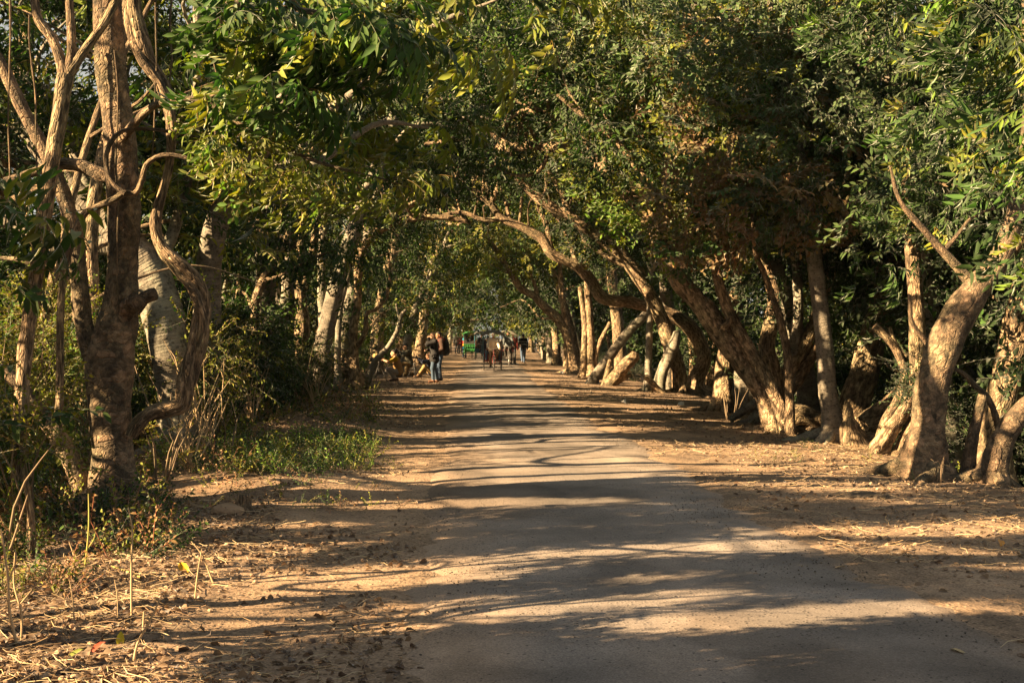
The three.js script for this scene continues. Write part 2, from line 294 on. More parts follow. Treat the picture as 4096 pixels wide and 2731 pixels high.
// gaps between the trees towards the sun: foliage on the sunny side stands apart where the light comes through
const sunA = V(-SUN.z, 0, SUN.x).normalize(), sunB = V().crossVectors(SUN, sunA).normalize();
const STREAKS = [[1853, 2265, 3075, 2189, 28], [1250, 2500, 2730, 2400, 42], [2600, 2535, 3430, 2465, 30], [2690, 2325, 2900, 2330, 26], [3600, 2425, 4096, 2445, 18], [3700, 2185, 4096, 2235, 24], [1000, 2330, 1900, 2285, 40], [3000, 2680, 3250, 2665, 16]].map(([u0, v0, u1, v1, h]) => { const g = (u, v) => { const d = EYE * FOCAL / (v - 1336); return [(u - 1950) / FOCAL * d, d]; }, p = g(u0, v0), q = g(u1, v1); return [...p, ...q, h * p[1] * p[1] / (EYE * FOCAL) + 0.05]; });   // where the sun reaches the near road
function openShare(gx, d) {   // how much of the ground there lies in sun
  const left = smooth(0.8, -1.4, gx);
  let f = table([[-10, 0.45], [4, 0.4], [6.0, 0.4], [6.8, 0.62], [8.8, 0.6], [9.8, 0.28], [13.8, 0.22], [14.6, 0.85], [15.4, 1], [20, 1], [21.5, 0.52], [26, 0.42], [30, 0.55], [40, 0.5], [60, 0.45], [120, 0.42]], d + gx * 0.0);
  if (d < 14 && d >= 9.6) f = lerp(f, f * 1.1, left);
  if (d > 12.2 && d < 14.8) f = lerp(f, Math.max(f, 0.7), smooth(2, 0.5, gx) * smooth(-3.8, -3, gx));
  if (d > 10 && d < 15) f = lerp(f, Math.max(f, 0.75), smooth(2.4, 5, gx));
  if (d < 10.2) { let k = 0.04; for (const [x0, d0, x1, d1, w] of STREAKS) { const vx = x1 - x0, vd = d1 - d0, t = clamp(((gx - x0) * vx + (d - d0) * vd) / (vx * vx + vd * vd)), q = Math.hypot((gx - x0 - vx * t) * 0.45, d - d0 - vd * t); if (q < w * (1.15 - 0.7 * Math.abs(t - 0.5))) k = 0.8; } f = d < 4.5 ? 0.3 : lerp(k, Math.max(k, 0.75), smooth(-0.7, -1.6, gx)); }
  return f;
}
function open(p) {
  const k = p.y / SUN.y, gx = p.x - SUN.x * k, d = -(p.z - SUN.z * k), a = p.dot(sunA), b = p.dot(sunB);
  if (p.x > 1.5 && gx > 7) return false;
  let f = p.x > -2.6 ? 0.4 : d > 55 ? 0.4 : gx > 12 ? 0.58 : 0.5; if (gx > -7 && gx < 10) f = openShare(gx, d);
  const n = 0.5 + 1.05 * (0.34 * noise(a / 1.0, b / 0.8, 3.7) + 0.26 * noise(a / 3.1, b / 2.2, 9.2) + 0.4 * noise(a / 0.36, b / 0.6, 5.2));
  return n < f;
}
const M4 = new THREE.Matrix4(), Q4 = new THREE.Quaternion(), S4 = V();
let sprayCount = 0;
function crown(parent, clumps, { leaf = 'oval', tints = ['mid', 'deep'], size = 1, name = 'crown', keep = 0, seed = 1, label } = {}) {
  const r = rngOf(seed * 131 + 7), ms = [], cs = [], base = parent.position, X = V(1, 0, 0);
  for (const c of clumps) for (let i = 0; i < c.n; i++) {
    const th = r() * 6.283, cz = r() * 2 - 1, k = Math.pow(r(), 0.42), o = V(Math.sqrt(1 - cz * cz) * Math.cos(th), cz, Math.sqrt(1 - cz * cz) * Math.sin(th));
    const p = V(c.c.x + o.x * k * c.r[0], c.c.y + o.y * k * c.r[1], c.c.z + o.z * k * c.r[2]);
    if (p.y < ground(p.x, p.z) + 0.1) continue;
    const dir = o.clone().add(V(rr(-0.6, 0.6, r), rr(-0.7, 0.25, r) - (c.droop ?? 0), rr(-0.6, 0.6, r))).normalize();
    if (c.open !== false && !(c.open === 'high' && p.y < 3) && (open(p) || open(p.clone().addScaledVector(dir, 0.3 * size)) || open(p.clone().addScaledVector(dir, 0.55 * size)))) continue;
    Q4.setFromUnitVectors(X, dir).multiply(new THREE.Quaternion().setFromAxisAngle(X, rr(-0.9, 0.9, r)));
    const s = size * rr(0.7, 1.25, r); M4.compose(p.sub(base), Q4, S4.set(s, s, s)); ms.push(M4.clone());
    const t = TINT[r() < (c.mix ?? 0.6) ? tints[0] : pick(tints, r)], v = rr(0.65, 1.35, r); cs.push(t[0] * v * rr(0.85, 1.2, r), t[1] * v, t[2] * v);
  }
  if (!ms.length) return null;
  const m = new THREE.InstancedMesh(SPRAYS[leaf][seed % 3], leafMat, ms.length); ms.forEach((x, i) => m.setMatrixAt(i, x));
  m.instanceColor = new THREE.InstancedBufferAttribute(new Float32Array(cs), 3);
  m.name = name; m.userData.kind = 'stuff'; if (label) m.userData.label = label; m.castShadow = m.receiveShadow = true; parent.add(m); sprayCount += ms.length; return m;
}
const off = (ctrl, base) => ctrl.map(([p, r]) => [p.clone().sub(base), r]);
function px(list, d, first, slim = 1) {   // [u, v, width in the photograph, extra depth] ... -> [place, radius]
  return list.map(([u, v, w, dd = 0], i) => [i === 0 && first ? first.clone() : at(u, v, d + dd), w * slim / 2 * (d + dd) / FOCAL]);
}
// a tree traced stem by stem: stems[0] is the trunk and starts on the ground
function tracedTree(name, label, { stems, d, bark = 'rib', group, seed = 1, leaf = 'oval', tints, size = 1, clumps = [], along = [], sink = 0.12, slim = 0.8, roots = 4, rootLen = 1 }) {
  const r = rngOf(seed * 31 + 3), f = stems[0].p[0], g0 = at(f[0], f[1], d); g0.y = ground(g0.x, g0.z) - sink;
  const t = thing(name, label, 'tree', V(g0.x, g0.y + sink, g0.z), group), base = t.position, made = [];
  stems.forEach((s, i) => {
    const ctrl = px(s.p, d + (s.dd ?? 0), i === 0 ? g0 : null, slim); if (s.root) { const p = ctrl[0][0]; p.y = ground(p.x, p.z) - sink; } made.push(ctrl); const w = Math.max(...ctrl.map((c) => c[1]));
    part(i === 0 ? 'trunk' : (s.name ?? 'limb'), tube(off(ctrl, base), { seg: w > 0.12 ? 22 : w > 0.05 ? 14 : 8, step: w > 0.12 ? 0.07 : 0.1, lump: s.lump ?? 0.13, flare: s.root || i === 0 ? (s.flare ?? 0.7) : 0, ribs: s.ribs ?? 0.03, fine: w > 0.1 ? 0.006 : 0, seed: seed + i, cut: s.cut }), BARK[s.bark ?? bark], t);
  });
  for (let i = 0; i < roots; i++) { const a = i * 6.283 / roots + rr(-0.4, 0.4, r), L = rr(0.5, 1.1, r) * rootLen, w = made[0][0][1] * rr(0.3, 0.5, r), q = []; for (let k = 0; k <= 4; k++) { const f2 = k / 4, rad = made[0][0][1] * 0.55 + L * f2, aa = a + 0.5 * noise(i * 3.1 + seed, f2 * 1.5), x = g0.x + Math.cos(aa) * rad, z = g0.z + Math.sin(aa) * rad; q.push([V(x, lerp(g0.y + sink + 0.16, ground(x, z) + 0.015, Math.pow(f2, 0.5)) - 0.05 * f2, z), w * (1 - 0.75 * f2)]); } part('root', tube(off(q, base), { seg: 9, step: 0.08, lump: 0.25, ribs: 0.05, seed: seed + i * 7 }), BARK[bark], t); }
  const cl = clumps.map(([u, v, ru, rv, dd, n, mix, droop, openIt]) => { const D = d + dd; return { c: at(u, v, D), r: [ru * D / FOCAL, rv * D / FOCAL, Math.max(0.7, (ru + rv) / 2 * D / FOCAL)], n, mix, droop, open: openIt }; });
  for (const [si, t0, t1, n, reach, up, cr, cn] of along) {   // clumps carried by side branches along a stem
    const ctrl = made[si], cur = new THREE.CatmullRomCurve3(ctrl.map((c) => c[0]), false, 'centripetal');
    for (let i = 0; i < n; i++) {
      const tt = lerp(t0, t1, (i + r()) / n), p = cur.getPoint(tt), ang = r() * 6.283, e = p.clone().add(V(Math.cos(ang) * reach * rr(0.3, 1, r), up * rr(0.35, 1.35, r), Math.sin(ang) * reach * rr(0.3, 1, r)));
      const mid = p.clone().lerp(e, 0.5).add(V(rr(-0.25, 0.25, r), rr(-0.05, 0.3, r), rr(-0.25, 0.25, r))), r0 = 0.018 + 0.012 * p.distanceTo(e);
      part('branch', tube(off([[p, r0], [mid, r0 * 0.7], [e, r0 * 0.3]], base), { seg: 6, step: 0.22, lump: 0.15, seed: i }), BARK[bark], t);
      const k = rr(0.75, 1.2, r) * cr; cl.push({ c: e, r: [k, k * 0.7, k], n: Math.round(cn * rr(0.8, 1.2, r)) });
    }
  }
  if (cl.length) crown(t, cl, { leaf, tints, size, seed });
  return t;
}
// a tree of the woods: leaning trunk, limbs and clumps
function woodTree(label, x, d, { h = 9, lean = [0, 0], r0 = 0.16, bark = 'rib', leaf = 'oval', tints = ['mid', 'deep'], limbs = 4, cr = 1.2, cn = 60, spread = 2.4, low = 0.4, size = 1, group, seed, name = 'woodland_tree', forks = 2 }) {
  const r = rngOf(seed * 71 + 11), b = V(x, ground(x, -d) - 0.12, -d), t = thing(name, label, 'tree', V(x, b.y + 0.12, -d), group), base = t.position;
  const P = (k, w = 0.35) => V(b.x + lean[0] * Math.pow(k, 1.4) + rr(-w, w, r), b.y + h * k, b.z + lean[1] * Math.pow(k, 1.4) + rr(-w, w, r));
  const ctrl = [[b, r0], [P(0.15, 0.12), r0 * 0.85], [P(0.35), r0 * 0.72], [P(0.55), r0 * 0.55], [P(0.78, 0.5), r0 * 0.35], [P(1, 0.6), r0 * 0.12]];
  const near = d < 35 && d > 3;
  part('trunk', tube(off(ctrl, base), { seg: near ? 14 : 9, step: near ? 0.14 : 0.3, lump: 0.14, flare: 0.6, ribs: 0.05, seed }), BARK[bark], t);
  const cur = new THREE.CatmullRomCurve3(ctrl.map((c) => c[0]), false, 'centripetal'), cl = [], put = (e, k) => cl.push({ c: e, r: [k, k * 0.72, k], n: Math.round(cn * rr(0.8, 1.2, r)) });
  put(P(0.95), cr);
  for (let i = 0; i < limbs; i++) {
    const tt = lerp(low, 0.85, (i + r() * 0.8) / limbs), p = cur.getPoint(tt), a = i * 2.4 + rr(-0.5, 0.5, r) + seed, R = spread * rr(0.6, 1.15, r) * (1.15 - 0.45 * tt), e = p.clone().add(V(Math.cos(a) * R, rr(0.2, 1.4, r), Math.sin(a) * R)), bend = 0.12 * R, J = () => V(rr(-bend, bend, r), rr(-bend, bend, r), rr(-bend, bend, r)), m = p.clone().lerp(e, 0.3).add(J()), m2 = p.clone().lerp(e, 0.65).add(J()).add(V(0, 0.2, 0)), w = r0 * lerp(0.42, 0.26, tt);
    part('limb', tube(off([[p, w], [m, w * 0.75], [m2, w * 0.5], [e, w * 0.2]], base), { seg: 7, step: near ? 0.2 : 0.4, lump: 0.15, seed: i }), BARK[bark], t);
    put(e, cr * rr(0.85, 1.15, r)); for (let q = 0; q < forks; q++) put(p.clone().lerp(e, rr(0.45, 0.9, r)).add(V(rr(-0.9, 0.9, r), rr(-0.4, 0.9, r), rr(-0.9, 0.9, r))), cr * rr(0.7, 1, r));
  }
  crown(t, cl, { leaf, tints, size, seed });
  return t;
}
function shrub(label, x, d, { h = 1.6, w = 1, n = 90, leaf = 'small', tints = ['mid', 'gold'], stems = 6, size = 1, seed, group, name = 'shrub', dense = false }) {
  const r = rngOf(seed * 53 + 17), y = ground(x, -d), t = thing(name, label, 'shrub', V(x, y, -d), group), base = t.position, cl = [];
  for (let i = 0; i < stems; i++) {
    const a = r() * 6.283, R = w * rr(0.3, 0.95, r), e = V(x + Math.cos(a) * R, y + h * rr(0.6, 1, r), -d + Math.sin(a) * R), p = V(x + Math.cos(a) * 0.08, y - 0.05, -d + Math.sin(a) * 0.08), m = p.clone().lerp(e, 0.5).add(V(rr(-0.12, 0.12, r), rr(0, 0.2, r), rr(-0.12, 0.12, r)));
    part('stem', tube(off([[p, 0.013], [m, 0.009], [e, 0.003]], base), { seg: 5, step: 0.2, lump: 0.1, seed: i }), BARK.twig, t);
    const k = w * 0.55; cl.push({ c: m.clone().lerp(e, 0.6), r: [k, h * 0.42, k], n: Math.round(n / stems * 0.65), open: dense ? 'high' : undefined }, { c: m, r: [k, h * 0.4, k], n: Math.round(n / stems * 0.35), open: dense ? 'high' : undefined });
  }
  if (n) crown(t, cl, { leaf, tints, size, seed, name: 'foliage' });
  return t;
}

// ---------------------------------------------------------------- trees on the bank to the left of the road
const dL1 = 12.2;
const forked = tracedTree('forked_tree', 'thick flaking trunk with a sawn knot, forking near the left frame edge', {
  d: dL1, bark: 'flake', seed: 3, leaf: 'big', tints: ['mid', 'gold', 'lime'], size: 0.62,
  stems: [
    { p: [[455, 2110, 270], [450, 1970, 225], [446, 1800, 205], [438, 1620, 215], [440, 1470, 235], [455, 1330, 200], [478, 1180, 165], [488, 1000, 150], [490, 800, 152], [470, 520, 150], [440, 260, 142], [425, 0, 130], [415, -400, 110, 0.3], [420, -900, 60, 0.6]], flare: 0.55, ribs: 0.07, lump: 0.16 },
    { p: [[430, 1580, 110], [385, 1450, 120], [335, 1300, 92], [315, 1120, 86], [300, 960, 84], [265, 820, 78], [195, 640, 72], [100, 460, 66], [10, 270, 60], [-160, 0, 40]] },
    { p: [[480, 720, 70], [380, 690, 66], [330, 665, 66], [240, 655, 62], [130, 690, 45], [20, 725, 40]], dd: 0.1, cut: true },
    { p: [[470, 1270, 120, -0.02], [515, 1225, 95, -0.12], [545, 1200, 92, -0.25]], name: 'sawn_knot', cut: true, lump: 0.25 },
    { p: [[500, 1260, 100, 0.05], [575, 1190, 66, 0.02], [620, 1175, 60, 0.0]], name: 'broken_stub', cut: true, lump: 0.25 },
    { p: [[390, 2120, 120], [335, 1960, 100], [255, 1790, 92], [170, 1665, 76], [80, 1545, 66], [0, 1480, 60], [-220, 1400, 48]], root: true, flare: 0.4 },
    { p: [[228, 1735, 46], [238, 1560, 42], [238, 1300, 40], [250, 1110, 38], [288, 960, 36], [322, 875, 36], [352, 842, 36], [440, 805, 34], [500, 772, 36], [540, 772, 30], [566, 720, 30], [582, 660, 30], [640, 622, 28], [720, 625, 24], [800, 650, 18], [900, 662, 10]], dd: -0.25, bark: 'rib' },
    { p: [[500, 772, 28], [455, 738, 26], [428, 690, 24], [428, 600, 24], [475, 530, 24], [560, 514, 20], [700, 530, 16], [830, 560, 9]], dd: -0.3 },
    { p: [[560, 2060, 60], [500, 2000, 60], [470, 1900, 60]], root: true, name: 'buttress' },
    { p: [[440, -60, 60], [700, -20, 44, -0.5], [1000, 20, 36, -0.9], [1300, 60, 30, -1.2], [1450, 130, 22, -1.3], [1560, 260, 12, -1.3]] },
    { p: [[480, 560, 50, -0.1], [620, 420, 36, -0.6], [800, 400, 28, -0.9], [1000, 520, 22, -1.1], [1250, 640, 16, -1.2], [1550, 720, 8, -1.3]] },
    { p: [[800, 400, 22, -0.9], [1000, 330, 18, -1.1], [1200, 340, 12, -1.2], [1350, 420, 7, -1.2]] },
  ],
  clumps: [[1000, 110, 230, 140, -1.1, 88, 0.6, 0.3, false], [1270, 130, 260, 140, -1.3, 101, 0.6, 0.3, false], [1520, 120, 220, 150, -1.4, 96, 0.6, 0.3, false], [1160, 380, 250, 110, -1.2, 74, 0.5, 0.3, false], [850, 370, 120, 130, -0.9, 35, 0.6, 0.3, false], 
    [300, -250, 420, 260, 0.4, 90], [900, -160, 300, 180, 0.2, 60], [-100, 60, 300, 260, 0.5, 60], [40, 760, 110, 100, -0.4, 16], [560, -380, 400, 250, 1.2, 90], [230, 980, 90, 70, -0.3, 7]],
});
crown(forked, [[1010, 640, 200, 80, 44], [1280, 680, 220, 80, 48], [1540, 730, 180, 70, 36], [1130, 790, 180, 60, 26], [860, 560, 120, 80, 16]].map(([u, v, ru, rv, n]) => ({ c: at(u, v, 11), r: [ru * 11 / FOCAL, rv * 11 / FOCAL, 0.55], n, mix: 0.7, droop: 0.3, open: false })), { leaf: 'big', tints: ['gold', 'lime', 'mid'], size: 0.5, seed: 4, name: 'low_foliage' });
{
  const b = at(545, 1700, dL1 - 0.15), t = thing('twisted_vine', 'thick twisted woody vine curving out beside the flaking trunk', 'vine', V(b.x, ground(b.x, b.z), b.z));
  const path = px([[520, 1745, 60], [552, 1690, 66], [600, 1656, 74], [665, 1638, 74], [722, 1618, 82], [742, 1560, 76], [768, 1450, 84], [798, 1330, 90], [806, 1240, 88], [784, 1150, 84], [722, 1078, 74], [652, 1000, 60], [622, 920, 54], [628, 850, 50], [652, 740, 50], [680, 600, 56], [680, 450, 62], [642, 330, 66], [580, 240, 72], [540, 120, 84], [530, -60, 90], [540, -300, 60]], dL1 - 0.15), cur = new THREE.CatmullRomCurve3(path.map((q) => q[0]), false, 'centripetal'), n = path.length - 1;
  [[0, 0.62], [2.1, 0.5], [4.2, 0.44]].forEach(([ph, k], s) => {
    const q = []; for (let i = 0; i <= 90; i++) { const f = i / 90, m = Math.min(n - 1, Math.floor(f * n)), R = lerp(path[m][1], path[m + 1][1], f * n - m), T = cur.getTangent(f), A = T.clone().cross(V(0.2, 0.1, 1)).normalize(), B = A.clone().cross(T), a = ph + f * 15 + 0.9 * noise(f * 9, s); q.push([cur.getPoint(f).addScaledVector(A, Math.cos(a) * R * 0.42).addScaledVector(B, Math.sin(a) * R * 0.42), R * k * (1 + 0.18 * noise(f * 24, s * 5))]); }
    part('strand', tube(off(q, t.position), { seg: 11, step: 0.045, lump: 0.16, freq: 2, ribs: 0.06, fine: 0.004, seed: 8 + s }), BARK.rib, t);
  });
}
tracedTree('slender_tree', 'slim brown trunk with three upright forks at the far left edge', {
  d: 11.3, bark: 'rib', seed: 5, leaf: 'big', tints: ['mid', 'gold'],
  stems: [
    { p: [[55, 2050, 100], [72, 1850, 78], [84, 1600, 72], [100, 1380, 74], [130, 1180, 72], [162, 950, 70], [195, 720, 74], [230, 500, 76], [262, 300, 82]], flare: 0.4 },
    { p: [[262, 310, 70], [238, 231, 52], [203, 147, 50], [150, 77, 48], [135, -20, 44], [110, -300, 30]] },
    { p: [[275, 290, 60], [283, 200, 46], [281, 100, 42], [273, -40, 40], [262, -350, 26]] },
    { p: [[270, 300, 64], [310, 240, 46], [365, 161, 44], [421, 84, 42], [463, -10, 38], [540, -240, 26]] },
  ],
  clumps: [[60, -260, 260, 200, 0, 60], [420, -320, 260, 180, -0.3, 60], [40, 1120, 110, 90, -0.6, 12], [150, 880, 90, 70, -0.6, 10]],
});
tracedTree('sapling_stump', 'short bare sapling stem standing in the weeds at the left edge', { roots: 0, d: 9.4, seed: 6, stems: [{ p: [[125, 2280, 52], [122, 2180, 46], [120, 2080, 42], [112, 1990, 34], [95, 1900, 22]], flare: 0.2 }] });
tracedTree('leaning_tree', 'broad pale trunk behind the twisted vine, leaning away to the left', {
  d: 18, bark: 'pale', seed: 7, leaf: 'oval', tints: ['mid', 'gold', 'deep'],
  stems: [
    { p: [[715, 1680, 200], [700, 1560, 190], [680, 1420, 195], [655, 1280, 200], [615, 1140, 190], [520, 980, 165], [400, 850, 140], [250, 700, 110], [60, 480, 90], [-150, 250, 60]] },
    { p: [[520, 990, 100], [400, 985, 90], [270, 990, 82], [130, 935, 80], [10, 875, 84], [-150, 840, 70]] },
    { p: [[400, 860, 80], [310, 640, 70], [250, 480, 66], [180, 380, 60], [60, 260, 44]] },
    { p: [[600, 1130, 70], [700, 900, 60], [760, 600, 54], [790, 250, 46], [780, -100, 36]] },
  ],
  along: [[0, 0.6, 1, 5, 1.4, 1.2, 1.1, 60], [2, 0.4, 1, 4, 1.3, 1, 1, 60], [3, 0.4, 1, 6, 1.6, 0.8, 1.1, 70]],
});
tracedTree('forked_grey_tree', 'grey forked trunk rising from the undergrowth, second row on the left bank', {
  d: 31, bark: 'pale', seed: 9, tints: ['mid', 'gold', 'deep'],
  stems: [
    { p: [[1105, 1650, 100], [1108, 1500, 86], [1115, 1380, 92], [1140, 1250, 104], [1150, 1150, 70], [1162, 1000, 52], [1176, 880, 46], [1190, 740, 40], [1230, 500, 28]] },
    { p: [[1130, 1260, 84], [1090, 1130, 64], [1052, 1010, 56], [1056, 900, 42], [1078, 800, 36], [1088, 700, 30], [1130, 560, 26], [1220, 430, 22], [1330, 320, 16]] },
    { p: [[1105, 1300, 50], [1078, 1200, 52], [1055, 1090, 50], [1010, 960, 36], [960, 820, 22]] },
    { p: [[1060, 970, 30], [980, 985, 26], [900, 960, 22], [830, 950, 14]] },
  ],
  along: [[0, 0.55, 1, 7, 2.0, 1.2, 1.3, 70], [1, 0.5, 1, 6, 1.8, 1, 1.2, 70], [2, 0.4, 1, 3, 1.4, 0.8, 1.1, 60]],
});
tracedTree('ridged_tree', 'darker upright trunk just right of the grey forked one', {
  d: 33, bark: 'rib', seed: 10, tints: ['deep', 'mid'],
  stems: [{ p: [[1212, 1650, 92], [1212, 1480, 86], [1206, 1290, 76], [1196, 1150, 62], [1200, 1000, 52], [1212, 850, 42], [1225, 600, 28]] }, { p: [[1200, 1180, 50], [1250, 1010, 40], [1270, 860, 32], [1350, 650, 20]] }],
  along: [[0, 0.6, 1, 6, 2, 1, 1.3, 70], [1, 0.3, 1, 4, 1.5, 1, 1.2, 70]],
});
tracedTree('sunlit_tree', 'narrow sun-striped trunk left of the hollow root', {
  d: 36, bark: 'pale', seed: 11, tints: ['mid', 'gold'],
  stems: [{ p: [[1302, 1600, 56], [1296, 1430, 46], [1292, 1280, 46], [1284, 1110, 42], [1290, 950, 36], [1312, 740, 24]] }, { p: [[1352, 1560, 40], [1350, 1380, 32], [1362, 1220, 30], [1402, 1060, 30], [1432, 930, 26], [1460, 760, 18]], root: true }],
  along: [[0, 0.6, 1, 5, 1.8, 1.2, 1.3, 64], [1, 0.5, 1, 5, 1.8, 1.2, 1.3, 64]],
});
tracedTree('arching_tree', 'tree sending long branches over the road from the left bank', {
  d: 38, bark: 'rib', seed: 12, tints: ['mid', 'gold', 'deep'],
  stems: [
    { p: [[1425, 1560, 60], [1412, 1340, 44], [1430, 1200, 42], [1442, 1010, 46], [1500, 936, 44], [1614, 878, 40], [1786, 869, 32], [1880, 890, 20]], flare: 1.2 },
    { p: [[1500, 930, 34], [1576, 853, 30], [1690, 800, 26], [1793, 764, 24], [1895, 738, 18]] },
    { p: [[1440, 1020, 34], [1425, 850, 30], [1440, 650, 26], [1500, 450, 18]] },
    { p: [[1418, 1400, 26], [1460, 1330, 24], [1470, 1250, 22], [1500, 1240, 20], [1545, 1180, 20], [1560, 1080, 16], [1550, 1010, 10]] },
  ],
  along: [[0, 0.55, 1, 11, 1.6, 1.6, 1.1, 76], [1, 0.2, 1, 7, 1.6, 1.4, 1.1, 70], [2, 0.3, 1, 6, 2, 1, 1.3, 70]],
});
{ // hollow root mass at the foot of the bank
  const b = hit(1400, 1545), t = thing('hollow_root', 'dark hollow root mass humped beside the photographers', 'root', b), d = -b.z;
  const roots = [[[1320, 1440, 40], [1345, 1475, 60], [1400, 1490, 60], [1440, 1520, 54], [1475, 1552, 40], [1500, 1562, 20]], [[1330, 1470, 40], [1350, 1530, 44], [1370, 1575, 30]], [[1390, 1400, 36], [1385, 1450, 44], [1400, 1500, 40]], [[1290, 1500, 30], [1240, 1540, 30], [1200, 1600, 24]], [[1410, 1500, 40], [1380, 1550, 40], [1360, 1600, 20]]];
  roots.forEach((p, i) => part('root', tube(off(px(p, d), t.position), { seg: 12, step: 0.1, lump: 0.28, ribs: 0.1, seed: 20 + i }), BARK.rib, t));
}
tracedTree('bare_branch', 'bare pale branch slanting up over the crouching photographers', { roots: 0, d: 41, bark: 'pale', seed: 13, stems: [{ p: [[1462, 1490, 30], [1502, 1440, 28], [1552, 1388, 26], [1590, 1320, 24], [1604, 1262, 20], [1622, 1240, 14]], flare: 0.2 }, { p: [[1600, 1275, 16], [1588, 1240, 12], [1584, 1215, 7]] }] });

// ---------------------------------------------------------------- trees on the bank to the right of the road
tracedTree('gnarled_tree', 'stout gnarled trunk with a bright sunlit base at the right edge', {
  d: 16.2, bark: 'flake', seed: 21, leaf: 'lance', tints: ['mid', 'deep', 'lime', 'gold'], size: 0.78,
  stems: [
    { p: [[3690, 1930, 270], [3700, 1820, 200], [3718, 1650, 158], [3745, 1500, 150], [3792, 1350, 156], [3852, 1230, 160], [3925, 1130, 120], [3990, 1060, 100], [4060, 880, 88], [4110, 600, 76], [4120, 200, 60], [4080, -200, 40]], flare: 0.5, ribs: 0.1, lump: 0.2 },
    { p: [[3880, 1230, 90], [3894, 1150, 62], [3818, 1053, 46], [3741, 969, 40], [3688, 908, 34], [3600, 800, 24], [3560, 650, 14]] },
    { p: [[3868, 1900, 70], [3888, 1780, 60], [3912, 1670, 54], [3935, 1580, 50]], root: true, name: 'buttress', cut: true, flare: 0.5 },
    { p: [[3750, 1910, 60], [3762, 1780, 44], [3764, 1660, 42], [3750, 1480, 38], [3711, 1374, 30], [3650, 1290, 22], [3640, 1180, 16]], root: true, dd: 0.3, flare: 0.3 },
    { p: [[3780, 1000, 26], [3840, 930, 22], [3890, 870, 18], [3980, 830, 10]] },
    { p: [[3600, 1930, 60], [3650, 1890, 80], [3690, 1850, 90]], root: true, name: 'buttress' },
  ],
  clumps: [[3960, 140, 260, 220, -4.6, 100, 0.4, 0.7], [3500, 60, 330, 160, 0.5, 70], [4040, 560, 150, 220, -6, 36, 0.5, 0.7], [4100, 960, 100, 190, -6.4, 18, 0.6, 0.6], [3700, 430, 200, 200, -1, 50, 0.5, 0.6], [3700, 800, 260, 150, 1.5, 60], [3540, 1060, 140, 130, 2, 20]],
});
tracedTree('bowed_tree', 'sunlit stem leaning out of the frame beside the gnarled trunk', { d: 16.0, bark: 'flake', seed: 22, stems: [{ p: [[3955, 1930, 150], [3990, 1820, 120], [4030, 1730, 110], [4096, 1640, 100], [4250, 1520, 90], [4450, 1300, 70]], flare: 0.5 }, { p: [[4000, 1720, 36], [3960, 1600, 34], [3900, 1540, 30], [3850, 1490, 26], [3800, 1470, 14]], dd: 0.5 }] });
tracedTree('shaded_trunk', 'wide shaded trunk close behind the gnarled tree', { d: 18.6, bark: 'rib', seed: 23, tints: ['deep', 'mid'], stems: [{ p: [[3960, 1830, 220], [3985, 1720, 180], [4020, 1560, 165], [4070, 1350, 150], [4120, 1000, 120], [4150, 500, 90]] }], along: [[0, 0.6, 1, 5, 2, 1, 1.3, 70]] });
tracedTree('pale_straight_tree', 'pale straight trunk rising into rust tinged foliage on the right bank', {
  d: 21.6, bark: 'pale', seed: 24, slim: 0.72, leaf: 'round', tints: ['rust', 'grey', 'mid', 'gold'],
  stems: [
    { p: [[3322, 1790, 170], [3330, 1700, 116], [3312, 1550, 104], [3296, 1350, 94], [3268, 1100, 86], [3242, 900, 80], [3220, 720, 70], [3170, 480, 60], [3120, 250, 48], [3080, 0, 36]], flare: 0.7, ribs: 0.03, lump: 0.08 },
    { p: [[3235, 860, 50], [3120, 800, 44], [2980, 760, 36], [2850, 800, 22]] },
    { p: [[3220, 720, 46], [3320, 600, 40], [3450, 520, 30]] },
    { p: [[3195, 600, 44], [3060, 480, 36], [2900, 380, 22]] },
  ],
  clumps: [[2880, 560, 260, 200, 0, 110, 0.4], [3060, 760, 280, 170, -0.8, 110, 0.35], [2780, 820, 200, 150, 0.2, 70, 0.3], [3300, 560, 280, 220, 0.2, 110, 0.5], [3000, 300, 340, 220, 0.8, 120, 0.5], [3400, 260, 300, 220, 1, 100, 0.5], [3330, 850, 220, 130, -0.5, 70, 0.4], [2700, 980, 130, 90, 0.4, 28, 0.3], [3100, 60, 380, 170, 1.5, 110, 0.6], [2700, 380, 240, 200, 2, 80, 0.6], [2950, 940, 170, 100, 0, 40, 0.3]],
});
tracedTree('backward_leaning_trunk', 'smooth grey trunk leaning right, behind the pale straight one', { d: 26, seed: 25, tints: ['deep', 'mid'], stems: [{ p: [[3400, 1690, 170], [3425, 1600, 150], [3462, 1490, 140], [3492, 1350, 130], [3540, 1150, 110], [3600, 850, 80], [3650, 500, 60]] }], along: [[0, 0.55, 1, 6, 2.2, 1, 1.4, 70]] });
tracedTree('crooked_stem', 'thin crooked stem bent over between the pale and gnarled trunks', { roots: 0, d: 20.4, bark: 'rib', seed: 26, stems: [{ p: [[3505, 1790, 60], [3540, 1690, 46], [3590, 1605, 44], [3620, 1497, 42], [3590, 1405, 40], [3545, 1345, 42], [3500, 1305, 44]], flare: 0.4, cut: true }, { p: [[3630, 1420, 34], [3580, 1370, 30], [3560, 1310, 22]] }] });
